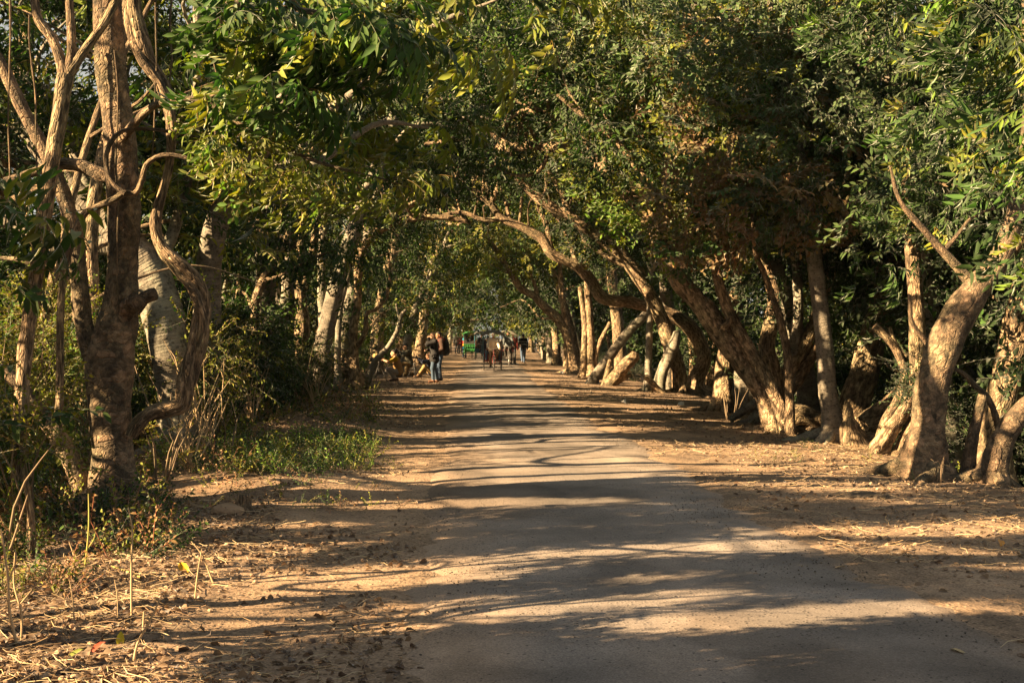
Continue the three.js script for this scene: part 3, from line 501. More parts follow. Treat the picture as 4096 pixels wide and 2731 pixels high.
tracedTree('creeper_trunk', 'upright trunk wrapped in small leaved creeper on the right bank', {
  d: 19.8, bark: 'rib', seed: 27, leaf: 'small', tints: ['deep', 'mid'],
  stems: [{ p: [[3676, 1860, 130], [3680, 1720, 98], [3680, 1580, 92], [3674, 1400, 86], [3660, 1150, 76], [3640, 800, 60], [3600, 400, 44]], flare: 0.4 }, { p: [[3500, 1800, 80], [3560, 1730, 70], [3620, 1640, 64], [3660, 1560, 50]], root: true, name: 'buttress', ribs: 0.12 }, { p: [[3590, 1830, 60], [3630, 1740, 50], [3660, 1660, 40]], root: true, name: 'buttress' }],
  clumps: [[3700, 1640, 60, 180, -0.4, 60], [3670, 1480, 60, 120, -0.3, 24]],
});
{ const b = at(3400, 1770, 21.2); b.y = ground(b.x, b.z); const t = thing('splintered_stump', 'small splintered stump at the foot of the pale straight trunk', 'stump', b);
  part('wood', tube(off(px([[3440, 1810, 150], [3420, 1760, 110], [3405, 1710, 80], [3400, 1660, 34], [3398, 1605, 8]], 21.2), b), { seg: 14, step: 0.05, lump: 0.35, ribs: 0.16, seed: 3 }), BARK.rib, t);
  part('root', tube(off(px([[3420, 1770, 60], [3480, 1760, 56], [3560, 1775, 36]], 21.2), b), { seg: 10, step: 0.08, lump: 0.25, seed: 5 }), BARK.rib, t); }
tracedTree('twin_leaning_tree', 'pair of heavy trunks leaning left over the road from the right bank', {
  d: 23.6, bark: 'rib', seed: 28, slim: 0.68, leaf: 'oval', tints: ['mid', 'deep', 'gold'],
  stems: [
    { p: [[3118, 1760, 150], [3070, 1590, 140], [2993, 1468, 138], [2897, 1340, 134], [2810, 1225, 126], [2720, 1120, 112], [2655, 1000, 96], [2600, 872, 84, 0.5], [2500, 768, 78, 1], [2400, 660, 72, 1.5], [2290, 606, 66, 2], [2150, 582, 56, 3], [2000, 592, 44, 4], [1850, 560, 32, 5], [1700, 575, 20, 6]], flare: 0.35, ribs: 0.1 },
    { p: [[3150, 1760, 90], [3112, 1602, 80], [3052, 1487, 78], [2995, 1391, 76], [2938, 1288, 72], [2890, 1180, 66], [2862, 1060, 56], [2840, 930, 46], [2780, 760, 36], [2760, 560, 22]], root: true, dd: -0.35, flare: 0.3 },
    { p: [[2900, 1310, 50, -0.3], [2918, 1290, 46, -0.5], [2925, 1268, 24, -0.6]], name: 'broken_stub', lump: 0.35 },
    { p: [[2640, 960, 66], [2680, 860, 60], [2620, 760, 52], [2560, 680, 46], [2440, 540, 40], [2330, 460, 30], [2230, 380, 20]] },
    { p: [[2420, 670, 50, 1.5], [2330, 560, 40, 1.5], [2240, 480, 32, 1.5], [2060, 400, 20, 2]] },
    { p: [[2290, 606, 44, 2], [2200, 500, 36, 2], [2120, 440, 28, 2], [2040, 470, 20, 2.5]] },
    { p: [[2050, 590, 36, 3.5], [1940, 520, 26, 4], [1860, 470, 18, 4]] },
    { p: [[2200, 590, 30, 2.5], [2160, 680, 24, 2.5], [2060, 700, 18, 3], [1960, 660, 10, 3]] },
    { p: [[2690, 1050, 60], [2760, 900, 52], [2720, 740, 44], [2650, 560, 36], [2700, 400, 22]] },
  ],
  along: [[0, 0.62, 1, 13, 1.6, 2.2, 0.95, 70], [3, 0.4, 1, 6, 1.4, 1.0, 1.0, 66], [4, 0.4, 1, 4, 1.2, 1, 1, 60], [5, 0.4, 1, 4, 1.2, 1, 0.9, 60], [8, 0.3, 1, 5, 1.3, 0.8, 1.0, 60], [1, 0.6, 1, 4, 1.2, 1, 0.9, 50], [7, 0.5, 1, 2, 0.6, 0.3, 0.5, 20]],
});
tracedTree('upright_pole_tree', 'slim straight stem standing against the pair of leaning trunks', { roots: 0, d: 22.8, bark: 'rib', seed: 29, leaf: 'small', tints: ['mid', 'deep'], stems: [{ p: [[3162, 1780, 60], [3160, 1583, 46], [3152, 1430, 44], [3130, 1315, 40], [3108, 1238, 36], [3060, 1100, 30], [3020, 1000, 24], [3010, 850, 14]], flare: 0.2 }] });
tracedTree('many_stemmed_tree', 'cluster of stems with one splintered pale top behind the leaning pair', {
  d: 26.5, bark: 'rib', seed: 30, tints: ['deep', 'mid', 'gold'],
  stems: [
    { p: [[3110, 1720, 150], [3095, 1514, 100], [3070, 1391, 80], [3089, 1276, 74], [3098, 1180, 66], [3060, 1050, 56], [3020, 850, 40], [3000, 600, 26]] },
    { p: [[3150, 1560, 70], [3172, 1430, 60], [3188, 1315, 54], [3194, 1200, 50], [3186, 1080, 44], [3172, 975, 34]], bark: 'pale', cut: true, ribs: 0.2 },
    { p: [[3140, 1560, 80], [3165, 1468, 72], [3223, 1372, 66], [3262, 1276, 60], [3300, 1180, 50], [3350, 1000, 36], [3400, 800, 22]] },
    { p: [[3130, 1610, 60], [3190, 1520, 60], [3250, 1420, 52], [3290, 1330, 40]] },
    { p: [[3050, 1700, 70], [3040, 1560, 60], [3020, 1420, 56]], root: true },
  ],
  along: [[0, 0.6, 1, 6, 1.8, 1, 1.2, 66], [2, 0.6, 1, 5, 1.8, 1, 1.2, 66]],
});
tracedTree('steep_tree', 'upright shaded trunk in the gap left of the many stemmed cluster', { d: 30, bark: 'rib', seed: 31, tints: ['deep', 'mid'], stems: [{ p: [[2890, 1640, 110], [2900, 1450, 90], [2930, 1250, 70], [2965, 1060, 56], [2990, 800, 40]] }], along: [[0, 0.6, 1, 6, 2, 1, 1.4, 66]] });
const bR4 = hit(2790, 1585);
tracedTree('long_arching_tree', 'sunlit trunk bending flat then arching far across the road', {
  d: -bR4.z, bark: 'rib', seed: 32, tints: ['mid', 'gold', 'deep'],
  stems: [
    { p: [[2800, 1595, 150], [2786, 1529, 86], [2818, 1433, 78], [2782, 1338, 76], [2729, 1283, 78], [2633, 1242, 66], [2538, 1212, 60], [2470, 1204, 58], [2410, 1191, 58], [2359, 1114, 54], [2308, 1063, 54], [2206, 1012, 50], [2168, 955, 48], [2091, 910, 44], [2008, 872, 40], [1964, 821, 36], [1900, 764, 32], [1820, 710, 24], [1720, 670, 16]], flare: 0.9 },
    { p: [[2012, 872, 30], [1940, 880, 24], [1850, 850, 20], [1760, 860, 12]] },
    { p: [[2206, 1012, 34], [2180, 880, 28], [2120, 780, 24], [2060, 700, 16]] },
    { p: [[1960, 821, 28], [1990, 740, 24], [1960, 660, 16], [1900, 600, 10]] },
    { p: [[2310, 1063, 26], [2250, 900, 22], [2180, 820, 18], [2120, 760, 10]] },
  ],
  along: [[0, 0.68, 1, 11, 1.7, 2.4, 1.0, 70], [1, 0.3, 1, 4, 1, 0.8, 0.9, 50], [2, 0.3, 1, 4, 1.4, 1.4, 1.1, 60], [3, 0.3, 1, 3, 1.2, 1, 1, 56]],
});
tracedTree('tall_arching_tree', 'second arching trunk rising steeply behind the flat bending one', {
  d: -bR4.z - 0.8, bark: 'rib', seed: 33, tints: ['deep', 'mid', 'gold'],
  stems: [
    { p: [[2726, 1600, 100], [2723, 1560, 82], [2710, 1465, 76], [2678, 1370, 74], [2646, 1274, 74], [2601, 1178, 70], [2538, 1083, 68], [2474, 1006, 64], [2378, 936, 60], [2283, 866, 56], [2187, 815, 50], [2110, 751, 44], [2047, 690, 38], [1950, 620, 28], [1840, 580, 16]], flare: 0.2 },
    { p: [[2490, 1010, 40], [2470, 900, 34], [2450, 780, 30], [2380, 640, 22], [2340, 500, 14]] },
    { p: [[2283, 866, 34], [2230, 740, 28], [2160, 640, 22], [2090, 560, 14]] },
    { p: [[2601, 1178, 40], [2560, 1080, 36], [2480, 1050, 34], [2400, 1010, 20], [2330, 960, 12]] },
  ],
  along: [[0, 0.64, 1, 11, 1.9, 2.4, 1.1, 72], [3, 0.4, 1, 4, 1, 0.8, 0.9, 50], [1, 0.3, 1, 6, 1.6, 1, 1.1, 60], [2, 0.3, 1, 4, 1.6, 1, 1.1, 60]],
});
tracedTree('side_trunk', 'dark upright trunk between the two arching ones and the leaning pair', { d: 44, seed: 34, tints: ['deep', 'mid'], stems: [{ p: [[2840, 1560, 60], [2850, 1400, 56], [2862, 1250, 50], [2800, 1050, 40], [2780, 800, 30]] }, { p: [[2760, 1580, 40], [2770, 1400, 36], [2740, 1250, 34], [2760, 1100, 30]], root: true }], along: [[0, 0.6, 1, 6, 2.2, 1, 1.4, 60]] });
tracedTree('slanting_pole', 'slanting straight trunk leaning right in front of the thin post', { roots: 0, d: 45, bark: 'pale', seed: 35, stems: [{ p: [[2366, 1545, 70], [2372, 1523, 52], [2442, 1421, 48], [2512, 1331, 46], [2592, 1250, 42], [2660, 1180, 34]], flare: 0.3 }] });
tracedTree('thin_post_tree', 'thin pale vertical trunk crossed by the slanting pole', { d: 41, bark: 'pale', seed: 36, leaf: 'oval', tints: ['deep', 'mid'], stems: [{ p: [[2590, 1590, 46], [2592, 1500, 36], [2596, 1401, 34], [2599, 1261, 32], [2600, 1120, 28], [2590, 900, 20]], flare: 0.3 }], along: [[0, 0.75, 1, 3, 1.4, 1, 1.1, 50]] });
tracedTree('mid_arching_tree', 'sunlit curved trunk arching left beyond the slanting pole', {
  d: 57, bark: 'rib', seed: 37, tints: ['gold', 'mid', 'lime'],
  stems: [{ p: [[2300, 1505, 84], [2295, 1480, 60], [2276, 1370, 52], [2244, 1293, 48], [2174, 1223, 44], [2142, 1188, 38], [2091, 1159, 36], [2053, 1108, 32], [2030, 1070, 28], [1985, 1000, 24], [1920, 930, 16]] }, { p: [[2150, 1200, 24], [2140, 1140, 20], [2120, 1090, 14]] }, { p: [[2270, 1340, 34], [2250, 1200, 30], [2240, 1080, 24], [2220, 950, 14]] }],
  along: [[0, 0.55, 1, 9, 1.8, 1.6, 1.3, 64], [2, 0.4, 1, 5, 1.8, 1, 1.3, 60]],
});
tracedTree('banded_trunk', 'straight shaded trunk between the sunlit curved one and the slanting pole', { d: 50, bark: 'rib', seed: 38, tints: ['mid', 'deep'], stems: [{ p: [[2366, 1525, 56], [2364, 1420, 46], [2358, 1274, 42], [2350, 1120, 34], [2340, 900, 22]] }, { p: [[2334, 1500, 40], [2334, 1440, 34], [2340, 1306, 32], [2320, 1150, 24]], root: true }, { p: [[2390, 1530, 40], [2380, 1450, 30], [2395, 1380, 26], [2440, 1290, 18]], root: true }], along: [[0, 0.6, 1, 5, 2, 1, 1.4, 60]] });
// fallen wood on the right bank
function fallen(name, label, d, stems, bark) {
  const p0 = at(stems[0][0][0], stems[0][0][1], d), t = thing(name, label, 'log', V(p0.x, ground(p0.x, p0.z), p0.z));
  stems.forEach((p, i) => part(i ? 'branch' : 'stem', tube(off(px(p, d), t.position), { seg: 12, step: 0.09, lump: 0.22, ribs: 0.1, seed: i + d }), BARK[bark], t));
  return t;
}
fallen('dead_log', 'grey dead log lying aslant in the hollow behind the slanting pole', 44, [[[2420, 1570, 50], [2450, 1525, 58], [2500, 1465, 56], [2545, 1420, 44]], [[2440, 1540, 26], [2480, 1520, 24], [2520, 1500, 14]], [[2410, 1560, 30], [2430, 1490, 24], [2440, 1440, 16]]], 'rib');
fallen('bent_branch', 'bent fallen branch at the foot of the thin vertical trunk', 39.5, [[[2576, 1512, 22], [2588, 1508, 24], [2612, 1535, 26], [2650, 1570, 26], [2690, 1605, 24]], [[2615, 1540, 16], [2600, 1580, 14], [2580, 1600, 8]]], 'rib');
fallen('fallen_log', 'thick sunlit log lying in the hollow right of the leaning pair', 25, [[[3160, 1655, 80], [3230, 1665, 78], [3300, 1690, 70], [3350, 1720, 50]], [[3260, 1680, 34], [3220, 1740, 30], [3200, 1800, 22]]], 'rib');
fallen('root_tangle', 'pale tangle of roots left of the leaning pair of trunks', 26, [[[2920, 1680, 30], [2980, 1640, 34], [3030, 1610, 40], [3080, 1600, 40]], [[2940, 1700, 26], [3000, 1680, 28], [3060, 1660, 36]], [[2990, 1700, 36], [3030, 1660, 50], [3060, 1600, 60]], [[3010, 1630, 12], [2990, 1590, 10], [3000, 1550, 5]]], 'pale');
fallen('stacked_log', 'log wedged behind the crooked stem on the right bank', 22.5, [[[3460, 1700, 90], [3530, 1650, 90], [3600, 1590, 80], [3680, 1520, 60]], [[3500, 1680, 40], [3600, 1660, 36], [3660, 1640, 30]]], 'rib');
fallen('leaning_snag', 'pale leaning snag with a knob between the thin post and arching trunks', 40.5, [[[2640, 1560, 40], [2655, 1480, 44], [2690, 1400, 44], [2710, 1330, 34]], [[2625, 1530, 26], [2650, 1460, 26], [2680, 1380, 22]]], 'pale');
console.log('traced', sprayCount);

// ---------------------------------------------------------------- woods on both sides
const W = rngOf(4242);
let ws = 100;
const BARKWORD = { rib: 'brown', pale: 'pale' }, TINTWORD = { mid: 'mid green', deep: 'deep green', gold: 'yellow green', lime: 'lime green', grey: 'grey green', rust: 'rusty' }, look = (o) => BARKWORD[o.bark] + ' barked tree with ' + TINTWORD[o.tints[0]] + (o.tints[1] ? ' and ' + TINTWORD[o.tints[1]] : '') + ' crown';
const near = (d) => d < 25 ? 'nearest' : d < 45 ? 'middle' : d < 80 ? 'far' : 'farthest';
// left woods, seen through the trunks
for (let d = 15; d < 150; d *= 1.11) for (let k = 0; k < (d < 40 ? 3 : 2); k++) {
  const x = roadCentre(d) - rr(5.2, 8, W) - k * rr(3.5, 5.5, W) * (d > 60 ? 0.8 : 1), dd = d * rr(0.97, 1.06, W), far = d > 55;
  const o = { h: rr(7, 10.5, W) + (far ? 2 : 0), lean: [rr(-0.4, 1.6, W) + (k === 0 ? 1.2 : 0), rr(-1, 1, W)], r0: rr(0.06, 0.13, W), bark: pick(['rib', 'rib', 'pale'], W), tints: pick([['mid', 'deep'], ['mid', 'gold', 'deep'], ['gold', 'mid'], ['deep', 'mid']], W), limbs: 6, cr: far ? 1.7 : 1.25, cn: far ? 60 : 74, spread: 2.6, low: far ? 0.18 : 0.22, size: far ? 1.6 : 1.0, seed: ws++, group: k === 0 ? 'front row of the left woods' : 'depths of the left woods', forks: 2 };
  woodTree(look(o) + (k === 0 ? ', left front row, ' : ', deep left woods, ') + near(d) + ' stretch', x, dd, o);
}
// right woods beyond the swamp
for (let d = 17; d < 150; d *= 1.12) for (let k = 0; k < (d < 40 ? 3 : 2); k++) {
  const x = roadCentre(d) + 8.5 + rr(0, 3, W) + k * rr(4, 6, W) - (d > 62 ? 2.6 : 0), dd = d * rr(0.97, 1.06, W), far = d > 55;
  const o = { h: rr(7.5, 11.5, W) + (far ? 2 : 0), lean: [rr(-1.6, 0.4, W) - (k === 0 ? 1.5 : 0), rr(-1, 1, W)], r0: rr(0.1, 0.22, W), bark: pick(['rib', 'rib', 'pale'], W), tints: pick([['deep', 'mid'], ['mid', 'deep'], ['mid', 'gold', 'deep']], W), limbs: 6, cr: far ? 1.7 : 1.35, cn: far ? 55 : 62, spread: 2.7, low: 0.25, size: far ? 1.7 : 1.15, seed: ws++, group: k === 0 ? 'water edge of the right woods' : 'depths of the right woods', forks: 2 };
  woodTree(look(o) + (k === 0 ? ', right water edge, ' : ', deep right woods, ') + near(d) + ' stretch', x, dd, o);
}
// avenue trees that close the tunnel further down the road
for (let d = 62, i = 0; d < 300; d *= 1.085, i++) for (const s of [-1, 1]) {
  const x = roadCentre(d) + s * (rr(3.6, 5.0, W) + (d > 120 ? 1.3 : 0)), h = rr(9, 12.5, W) + Math.max(0, d - 80) * 0.03;
  const o = { h, lean: [-s * (d > 120 ? rr(0.2, 1, W) : rr(1.8, 3.4, W)), rr(-1, 1, W)], r0: rr(0.18, 0.3, W), bark: pick(['rib', 'pale'], W), tints: pick([['mid', 'gold', 'lime'], ['mid', 'deep'], ['deep', 'mid'], ['gold', 'mid']], W), limbs: 6, cr: 1.9, cn: d > 120 ? 46 : 60, spread: 3.2, low: 0.26, size: 1.8, seed: ws++, group: s < 0 ? 'far avenue trees on the left' : 'far avenue trees on the right', forks: 2 };
  woodTree(look(o) + (s < 0 ? ', left' : ', right') + ' avenue, ' + (d < 110 ? 'beyond the rickshaws' : 'at the far end'), x, d * rr(0.98, 1.03, W), o);
}
console.log('woods', sprayCount);

// ---------------------------------------------------------------- canopy over the road
// left side, boughs reaching right; [base x from the road centre, d, height, lean, seed]
for (const [k, s, d, h, lx, tints, leaf] of [
  [0, -5.2, 19, 9.5, 3.2, ['gold', 'mid', 'deep'], 'big'], [1, -5.6, 26, 12, 3.6, ['mid', 'deep'], 'oval'], [2, -5.0, 34, 13.5, 3.8, ['deep', 'mid'], 'oval'], [3, -5.4, 43, 15.5, 4.0, ['mid', 'gold', 'deep'], 'oval'], [4, -5.0, 53, 18, 3.6, ['mid', 'deep'], 'oval'],
  [5, 6.6, 27, 12.5, -3.6, ['gold', 'mid', 'grey'], 'oval'], [6, 6.8, 34, 14, -4.2, ['lime', 'gold', 'mid'], 'oval'], [7, 6.4, 44, 16, -4.2, ['gold', 'mid'], 'oval'], [8, 5.6, 54, 18, -3.8, ['mid', 'gold'], 'oval'], [9, 7.6, 22, 11, -2.4, ['grey', 'mid', 'gold'], 'round'],
  [10, -9.5, 22, 12, 1.5, ['mid', 'deep'], 'oval'], [11, -9, 29, 13, 2, ['mid', 'gold'], 'oval'], [12, -3.9, 66, 17, 3.2, ['deep', 'mid'], 'oval'], [13, 4.4, 70, 17, -3.4, ['mid', 'lime'], 'oval'],
]) woodTree(['tall tree with gold tinged boughs hanging over the left verge', 'tall tree behind the grey forked trunk, boughs reaching right', 'tall dark crowned tree behind the hollow root', 'tall tree behind the crouching photographers', 'tall tree on the left beside the distant walkers', 'tall tree whose gold top fills the upper middle canopy', 'tall tree with lime crown above the flat bending trunk', 'tall gold crowned tree above the thin post', 'tall tree above the sunlit curved trunk on the right', 'tall grey green tree behind the pale straight trunk', 'tall tree in the woods behind the twisted vine', 'tall tree in the woods behind the bleached shrubs', 'tall tree on the left just beyond the kneeling group', 'tall tree on the right verge beyond the striped sweater walker'][k],
  roadCentre(d) + s, d, { h, lean: [lx, rr(-1.5, 1.5, W)], r0: 0.2 + h * 0.006, bark: pick(['rib', 'pale'], W), leaf, tints, limbs: 12, cr: 1.5, cn: 90, spread: 4.3, low: 0.42, size: d > 30 ? 1.2 : 0.9, seed: 600 + k, name: 'canopy_tree', forks: 3 });
// trees beside and behind the camera on the sunny side: they throw the dappled shade over the near road
for (let i = 0; i < 30; i++) {
  const col = i % 3, row = Math.floor(i / 3), d = 13 - row * 2.6 + rr(-0.8, 0.8, W) - col * 1.6, x = Math.min(-6.2, -0.4 * d - 4) - col * 4.6 + rr(-0.8, 0.8, W);
  woodTree(col ? 'woodland tree on the sunny side, some way back from the verge' : 'woodland tree on the sunny side along the near verge', x, d, { h: rr(8.5, 13, W), lean: [rr(-0.8, 0.8, W), rr(-0.8, 0.8, W)], r0: rr(0.1, 0.18, W), limbs: 7, cr: 1.75, cn: 52, spread: 2.9, low: 0.12, size: 0.85, seed: 700 + i, group: 'trees on the sunny side of the near road', forks: 3 });
}
for (const [i, x, dd] of [[0, -4.9, 7.4], [1, -4.5, 6.1], [2, -4.2, 4.7], [3, -4.5, 3.3], [4, -4.2, 1.9], [5, -4.6, 0.5]])
  woodTree(['small verge tree left of the dry stems, out of the frame', 'second small verge tree beside the camera', 'third small verge tree beside the camera', 'fourth small verge tree beside the camera', 'fifth small verge tree beside the camera', 'small verge tree just behind the camera'][i], x, dd, { h: 3.9, lean: [-0.1, 0.2], r0: 0.05, leaf: 'oval', tints: ['mid', 'gold'], limbs: 8, cr: 0.75, cn: 26, spread: 0.95, low: 0.22, size: 0.8, seed: 760 + i, name: 'small_verge_tree', group: 'small trees beside the camera', forks: 2 });
// thickets that close the woods
for (let i = 0; i < 60; i++) {
  const right = i % 2, d = 16 * Math.pow(1.046, i), x = roadCentre(d) + (right ? rr(15, 26, W) : -rr(8.5, 15, W)) * (d > 90 ? 0.75 : 1);
  const o = { h: rr(4, 6.5, W), w: rr(2.2, 3.4, W), n: 420, leaf: 'oval', tints: pick([['deep', 'mid'], ['mid', 'gold'], ['mid', 'deep']], W), stems: 7, size: 1.9, seed: 800 + i, group: right ? 'thickets beyond the swamp' : 'thickets in the left woods', name: 'thicket', dense: true };
  shrub('tall ' + TINTWORD[o.tints[0]] + ' thicket ' + (right ? 'beyond the swamp, ' : 'deep in the left woods, ') + near(d) + ' stretch, ' + (o.h > 5.2 ? 'high topped' : 'low topped'), x, d, o);
}
// undergrowth on the left bank
for (let i = 0; i < 64; i++) {
  const d = 11.5 * Math.pow(1.033, i), t = i % 3, x = roadCentre(d) - rr(5.0, 6.4, W) - t * rr(0.9, 1.8, W) - (d < 16 ? 0.9 : 0);
  const o = { h: rr(1.1, 2.3, W) + t * 0.35, w: rr(0.8, 1.3, W), n: 190, leaf: pick(['small', 'small', 'oval'], W), tints: pick([['mid', 'gold'], ['gold', 'dry', 'mid'], ['mid', 'deep'], ['lime', 'gold']], W), stems: 7, size: d > 30 ? 1.3 : 1, dense: t > 0, seed: 900 + i, group: ['bushes along the left bank', 'second line of bushes on the left', 'bushes at the back of the left bank'][t] };
  shrub((o.h > 1.8 ? 'tall ' : 'low ') + (TINTWORD[o.tints[0]] ?? 'dry') + (o.leaf === 'small' ? ' small leaved' : ' broad leaved') + ' bush, ' + ['front', 'second line', 'back'][t] + ' of the left bank, ' + near(d) + ' stretch', x, d, o);
}
for (let i = 0; i < 40; i++) {
  const d = 17 * Math.pow(1.05, i), x = roadCentre(d) + ROAD_HALF + bankEdge(d) + rr(2.6, 7, W);
  const o = { h: rr(0.8, 2.2, W), w: rr(0.8, 1.4, W), n: 150, leaf: pick(['small', 'oval'], W), tints: ['deep', 'mid'], stems: 6, size: d > 30 ? 1.4 : 1, seed: 1000 + i, group: 'bushes by the water' };
  shrub((o.h > 1.5 ? 'tall dark ' : 'low dark ') + (o.leaf === 'small' ? 'small leaved' : 'broad leaved') + ' bush by the water, ' + near(d) + ' stretch', x, d, o);
}

// ---------------------------------------------------------------- ground cover, litter, dry stems
function scatter(name, label, category, geo, material, places) {   // uncountable cover: one object
  const m = new THREE.InstancedMesh(geo, material, places.length), c = [];
  places.forEach(([p, q, s, k], i) => { m.setMatrixAt(i, M4.compose(p, q, S4.set(s, s, s))); c.push(...k); });
  m.instanceColor = new THREE.InstancedBufferAttribute(new Float32Array(c), 3);
  m.name = numbered(name); m.userData = { label, category, kind: 'stuff' }; m.castShadow = m.receiveShadow = true; scene.add(m); return m;
}
const E = rngOf(99);
const quat = (y, tx, tz) => new THREE.Quaternion().setFromEuler(new THREE.Euler(tx, y, tz, 'YXZ'));
{
  const dryLeaf = leafGeo([{ p: V(-0.05, 0, 0), dir: V(1, 0.15, 0.05), up: V(0.1, 1, 0.25), len: 0.1, wid: 0.05, curl: 0.32 }]);
  const dryLeafB = leafGeo([{ p: V(-0.04, 0, 0), dir: V(1, 0.3, 0), up: V(0, 1, -0.5), len: 0.085, wid: 0.055, curl: 0.5 }]);
  const verge = (n, dMin, dMax) => { const out = []; while (out.length < n) { const d = dMin * Math.pow(dMax / dMin, E()), left = E() < 0.6, s = left ? -(1.5 + Math.abs(E() + E() + E() - 1.5) * 4.2 + E() * 1.2) : 1.5 + E() * 4.6, x = roadCentre(d) + s, n2 = fbm(x * 0.7, d * 0.7, 31, 3); if (E() > 0.45 + n2 * 1.4 + (Math.abs(s) > 3 ? 0.25 : -0.1) + (left && d < 10 ? 0.3 : 0)) continue; if (Math.abs(s) < ROAD_HALF && E() > 0.2) continue; out.push([V(x, ground(x, -d) + 0.008, -d), x, d]); } return out; };
  const dress = (list, size) => list.map(([p]) => { const t = pick([[0.24, 0.155, 0.085], [0.17, 0.10, 0.055], [0.30, 0.20, 0.12], [0.20, 0.14, 0.085], [0.11, 0.065, 0.04], [0.30, 0.21, 0.13]], E), v = rr(0.7, 1.1, E); return [p, quat(E() * 6.28, rr(-0.5, 0.5, E), rr(-0.4, 0.4, E)), size * rr(0.3, 0.95, E), t.map((c) => c * v)]; });
  scatter('fallen_leaves', 'dry brown leaf litter strewn over both verges', 'leaf litter', dryLeaf, leafMat, dress(verge(11000, 4.5, 60), 1));
  scatter('curled_leaves', 'curled tan leaf litter strewn among the browner leaves', 'leaf litter', dryLeafB, leafMat, [...dress(verge(7000, 4.5, 45), 1), ...dress(verge(7000, 4.8, 13).filter(([p, x]) => x < 0), 0.9)]);
  const straw = twigGeo([V(-0.09, 0, 0), V(-0.02, 0.012, 0.01), V(0.05, 0.006, -0.006), V(0.1, 0.015, 0.012)], 0.0016, [1, 1, 1]);
  scatter('straw_litter', 'thin dry straw and twiglets lying over the verges', 'straw', straw, mat(1, 1, 1, 0.9, { vertexColors: true }), verge(9000, 4.5, 30).map(([p]) => [p.setY(p.y + 0.004), quat(E() * 6.28, rr(-0.2, 0.2, E), rr(-0.3, 0.3, E)), rr(0.4, 1.5, E), pick([[0.5, 0.38, 0.22], [0.36, 0.25, 0.14], [0.24, 0.16, 0.1], [0.55, 0.44, 0.28]], E)]));
  const clod = new THREE.IcosahedronGeometry(0.03, 1); { const a = clod.attributes.position; for (let i = 0; i < a.count; i++) { const k = 1 + 0.5 * noise(a.getX(i) * 40, a.getY(i) * 40, a.getZ(i) * 40); a.setXYZ(i, a.getX(i) * k, a.getY(i) * k * 0.65, a.getZ(i) * k); } clod.computeVertexNormals(); }
  scatter('loose_clods', 'small loose earth clods and grit on the verges and road', 'grit', clod, mat(1, 1, 1, 0.95), [...verge(2600, 4.5, 30).map(([p]) => [p, quat(E() * 6.28, 0, 0), rr(0.12, 0.8, E), pick([[0.3, 0.2, 0.13], [0.22, 0.15, 0.1], [0.4, 0.29, 0.19]], E)]), ...Array.from({ length: 9000 }, () => { const d = 4.5 * Math.pow(5, E()), x = roadCentre(d) + rr(-1.6, 1.6, E); if (fbm(x * 1.1, d * 0.9, 55, 3) + E() * 0.35 < 0.2) return null; return [V(x, 0.022, -d), quat(E() * 6.28, 0, 0), rr(0.06, 0.26, E), pick([[0.1, 0.085, 0.07], [0.2, 0.16, 0.12], [0.07, 0.06, 0.05]], E)]; }).filter(Boolean)]);
  // green herb patch beside the mound, weeds round the trunks
  const herbs = []; const bed = (u0, u1, v0, v1, n, s0, s1, tints) => { for (let i = 0; i < n; i++) { const p = hit(rr(u0, u1, E), rr(v0, v1, E)); if (fbm(p.x * 1.3, p.z * 1.3, 77, 2) < -0.22) continue; p.y += 0.01; const t = TINT[pick(tints, E)], v = rr(0.7, 1.4, E); herbs.push([p, quat(E() * 6.28, 0, 0).multiply(new THREE.Quaternion().setFromAxisAngle(V(0, 0, 1), rr(0.35, 1.4, E))), rr(s0, s1, E), t.map((c) => c * v)]); } };
  bed(880, 1500, 1745, 1905, 620, 0.35, 0.75, ['lime', 'mid', 'gold']); bed(620, 1000, 1700, 1900, 260, 0.4, 0.9, ['gold', 'mid', 'dry']); bed(-40, 700, 1960, 2240, 360, 0.4, 0.9, ['gold', 'mid', 'dry', 'deep']); bed(-20, 420, 2200, 2420, 90, 0.3, 0.6, ['gold', 'dry', 'mid']); bed(3650, 3900, 1880, 1930, 30, 0.3, 0.6, ['lime', 'gold']);
  bed(300, 1620, 1640, 2060, 260, 0.2, 0.5, ['gold', 'dry', 'mid']); bed(3000, 3700, 1700, 1860, 60, 0.2, 0.45, ['gold', 'dry', 'mid']);
  bed(700, 1500, 1560, 1700, 420, 0.5, 1.0, ['gold', 'mid', 'dry']);
  scatter('green_herbs', 'low green herbs growing beside the little earth mound and trunks', 'herbs', SPRAYS.small[1], leafMat, herbs);
}
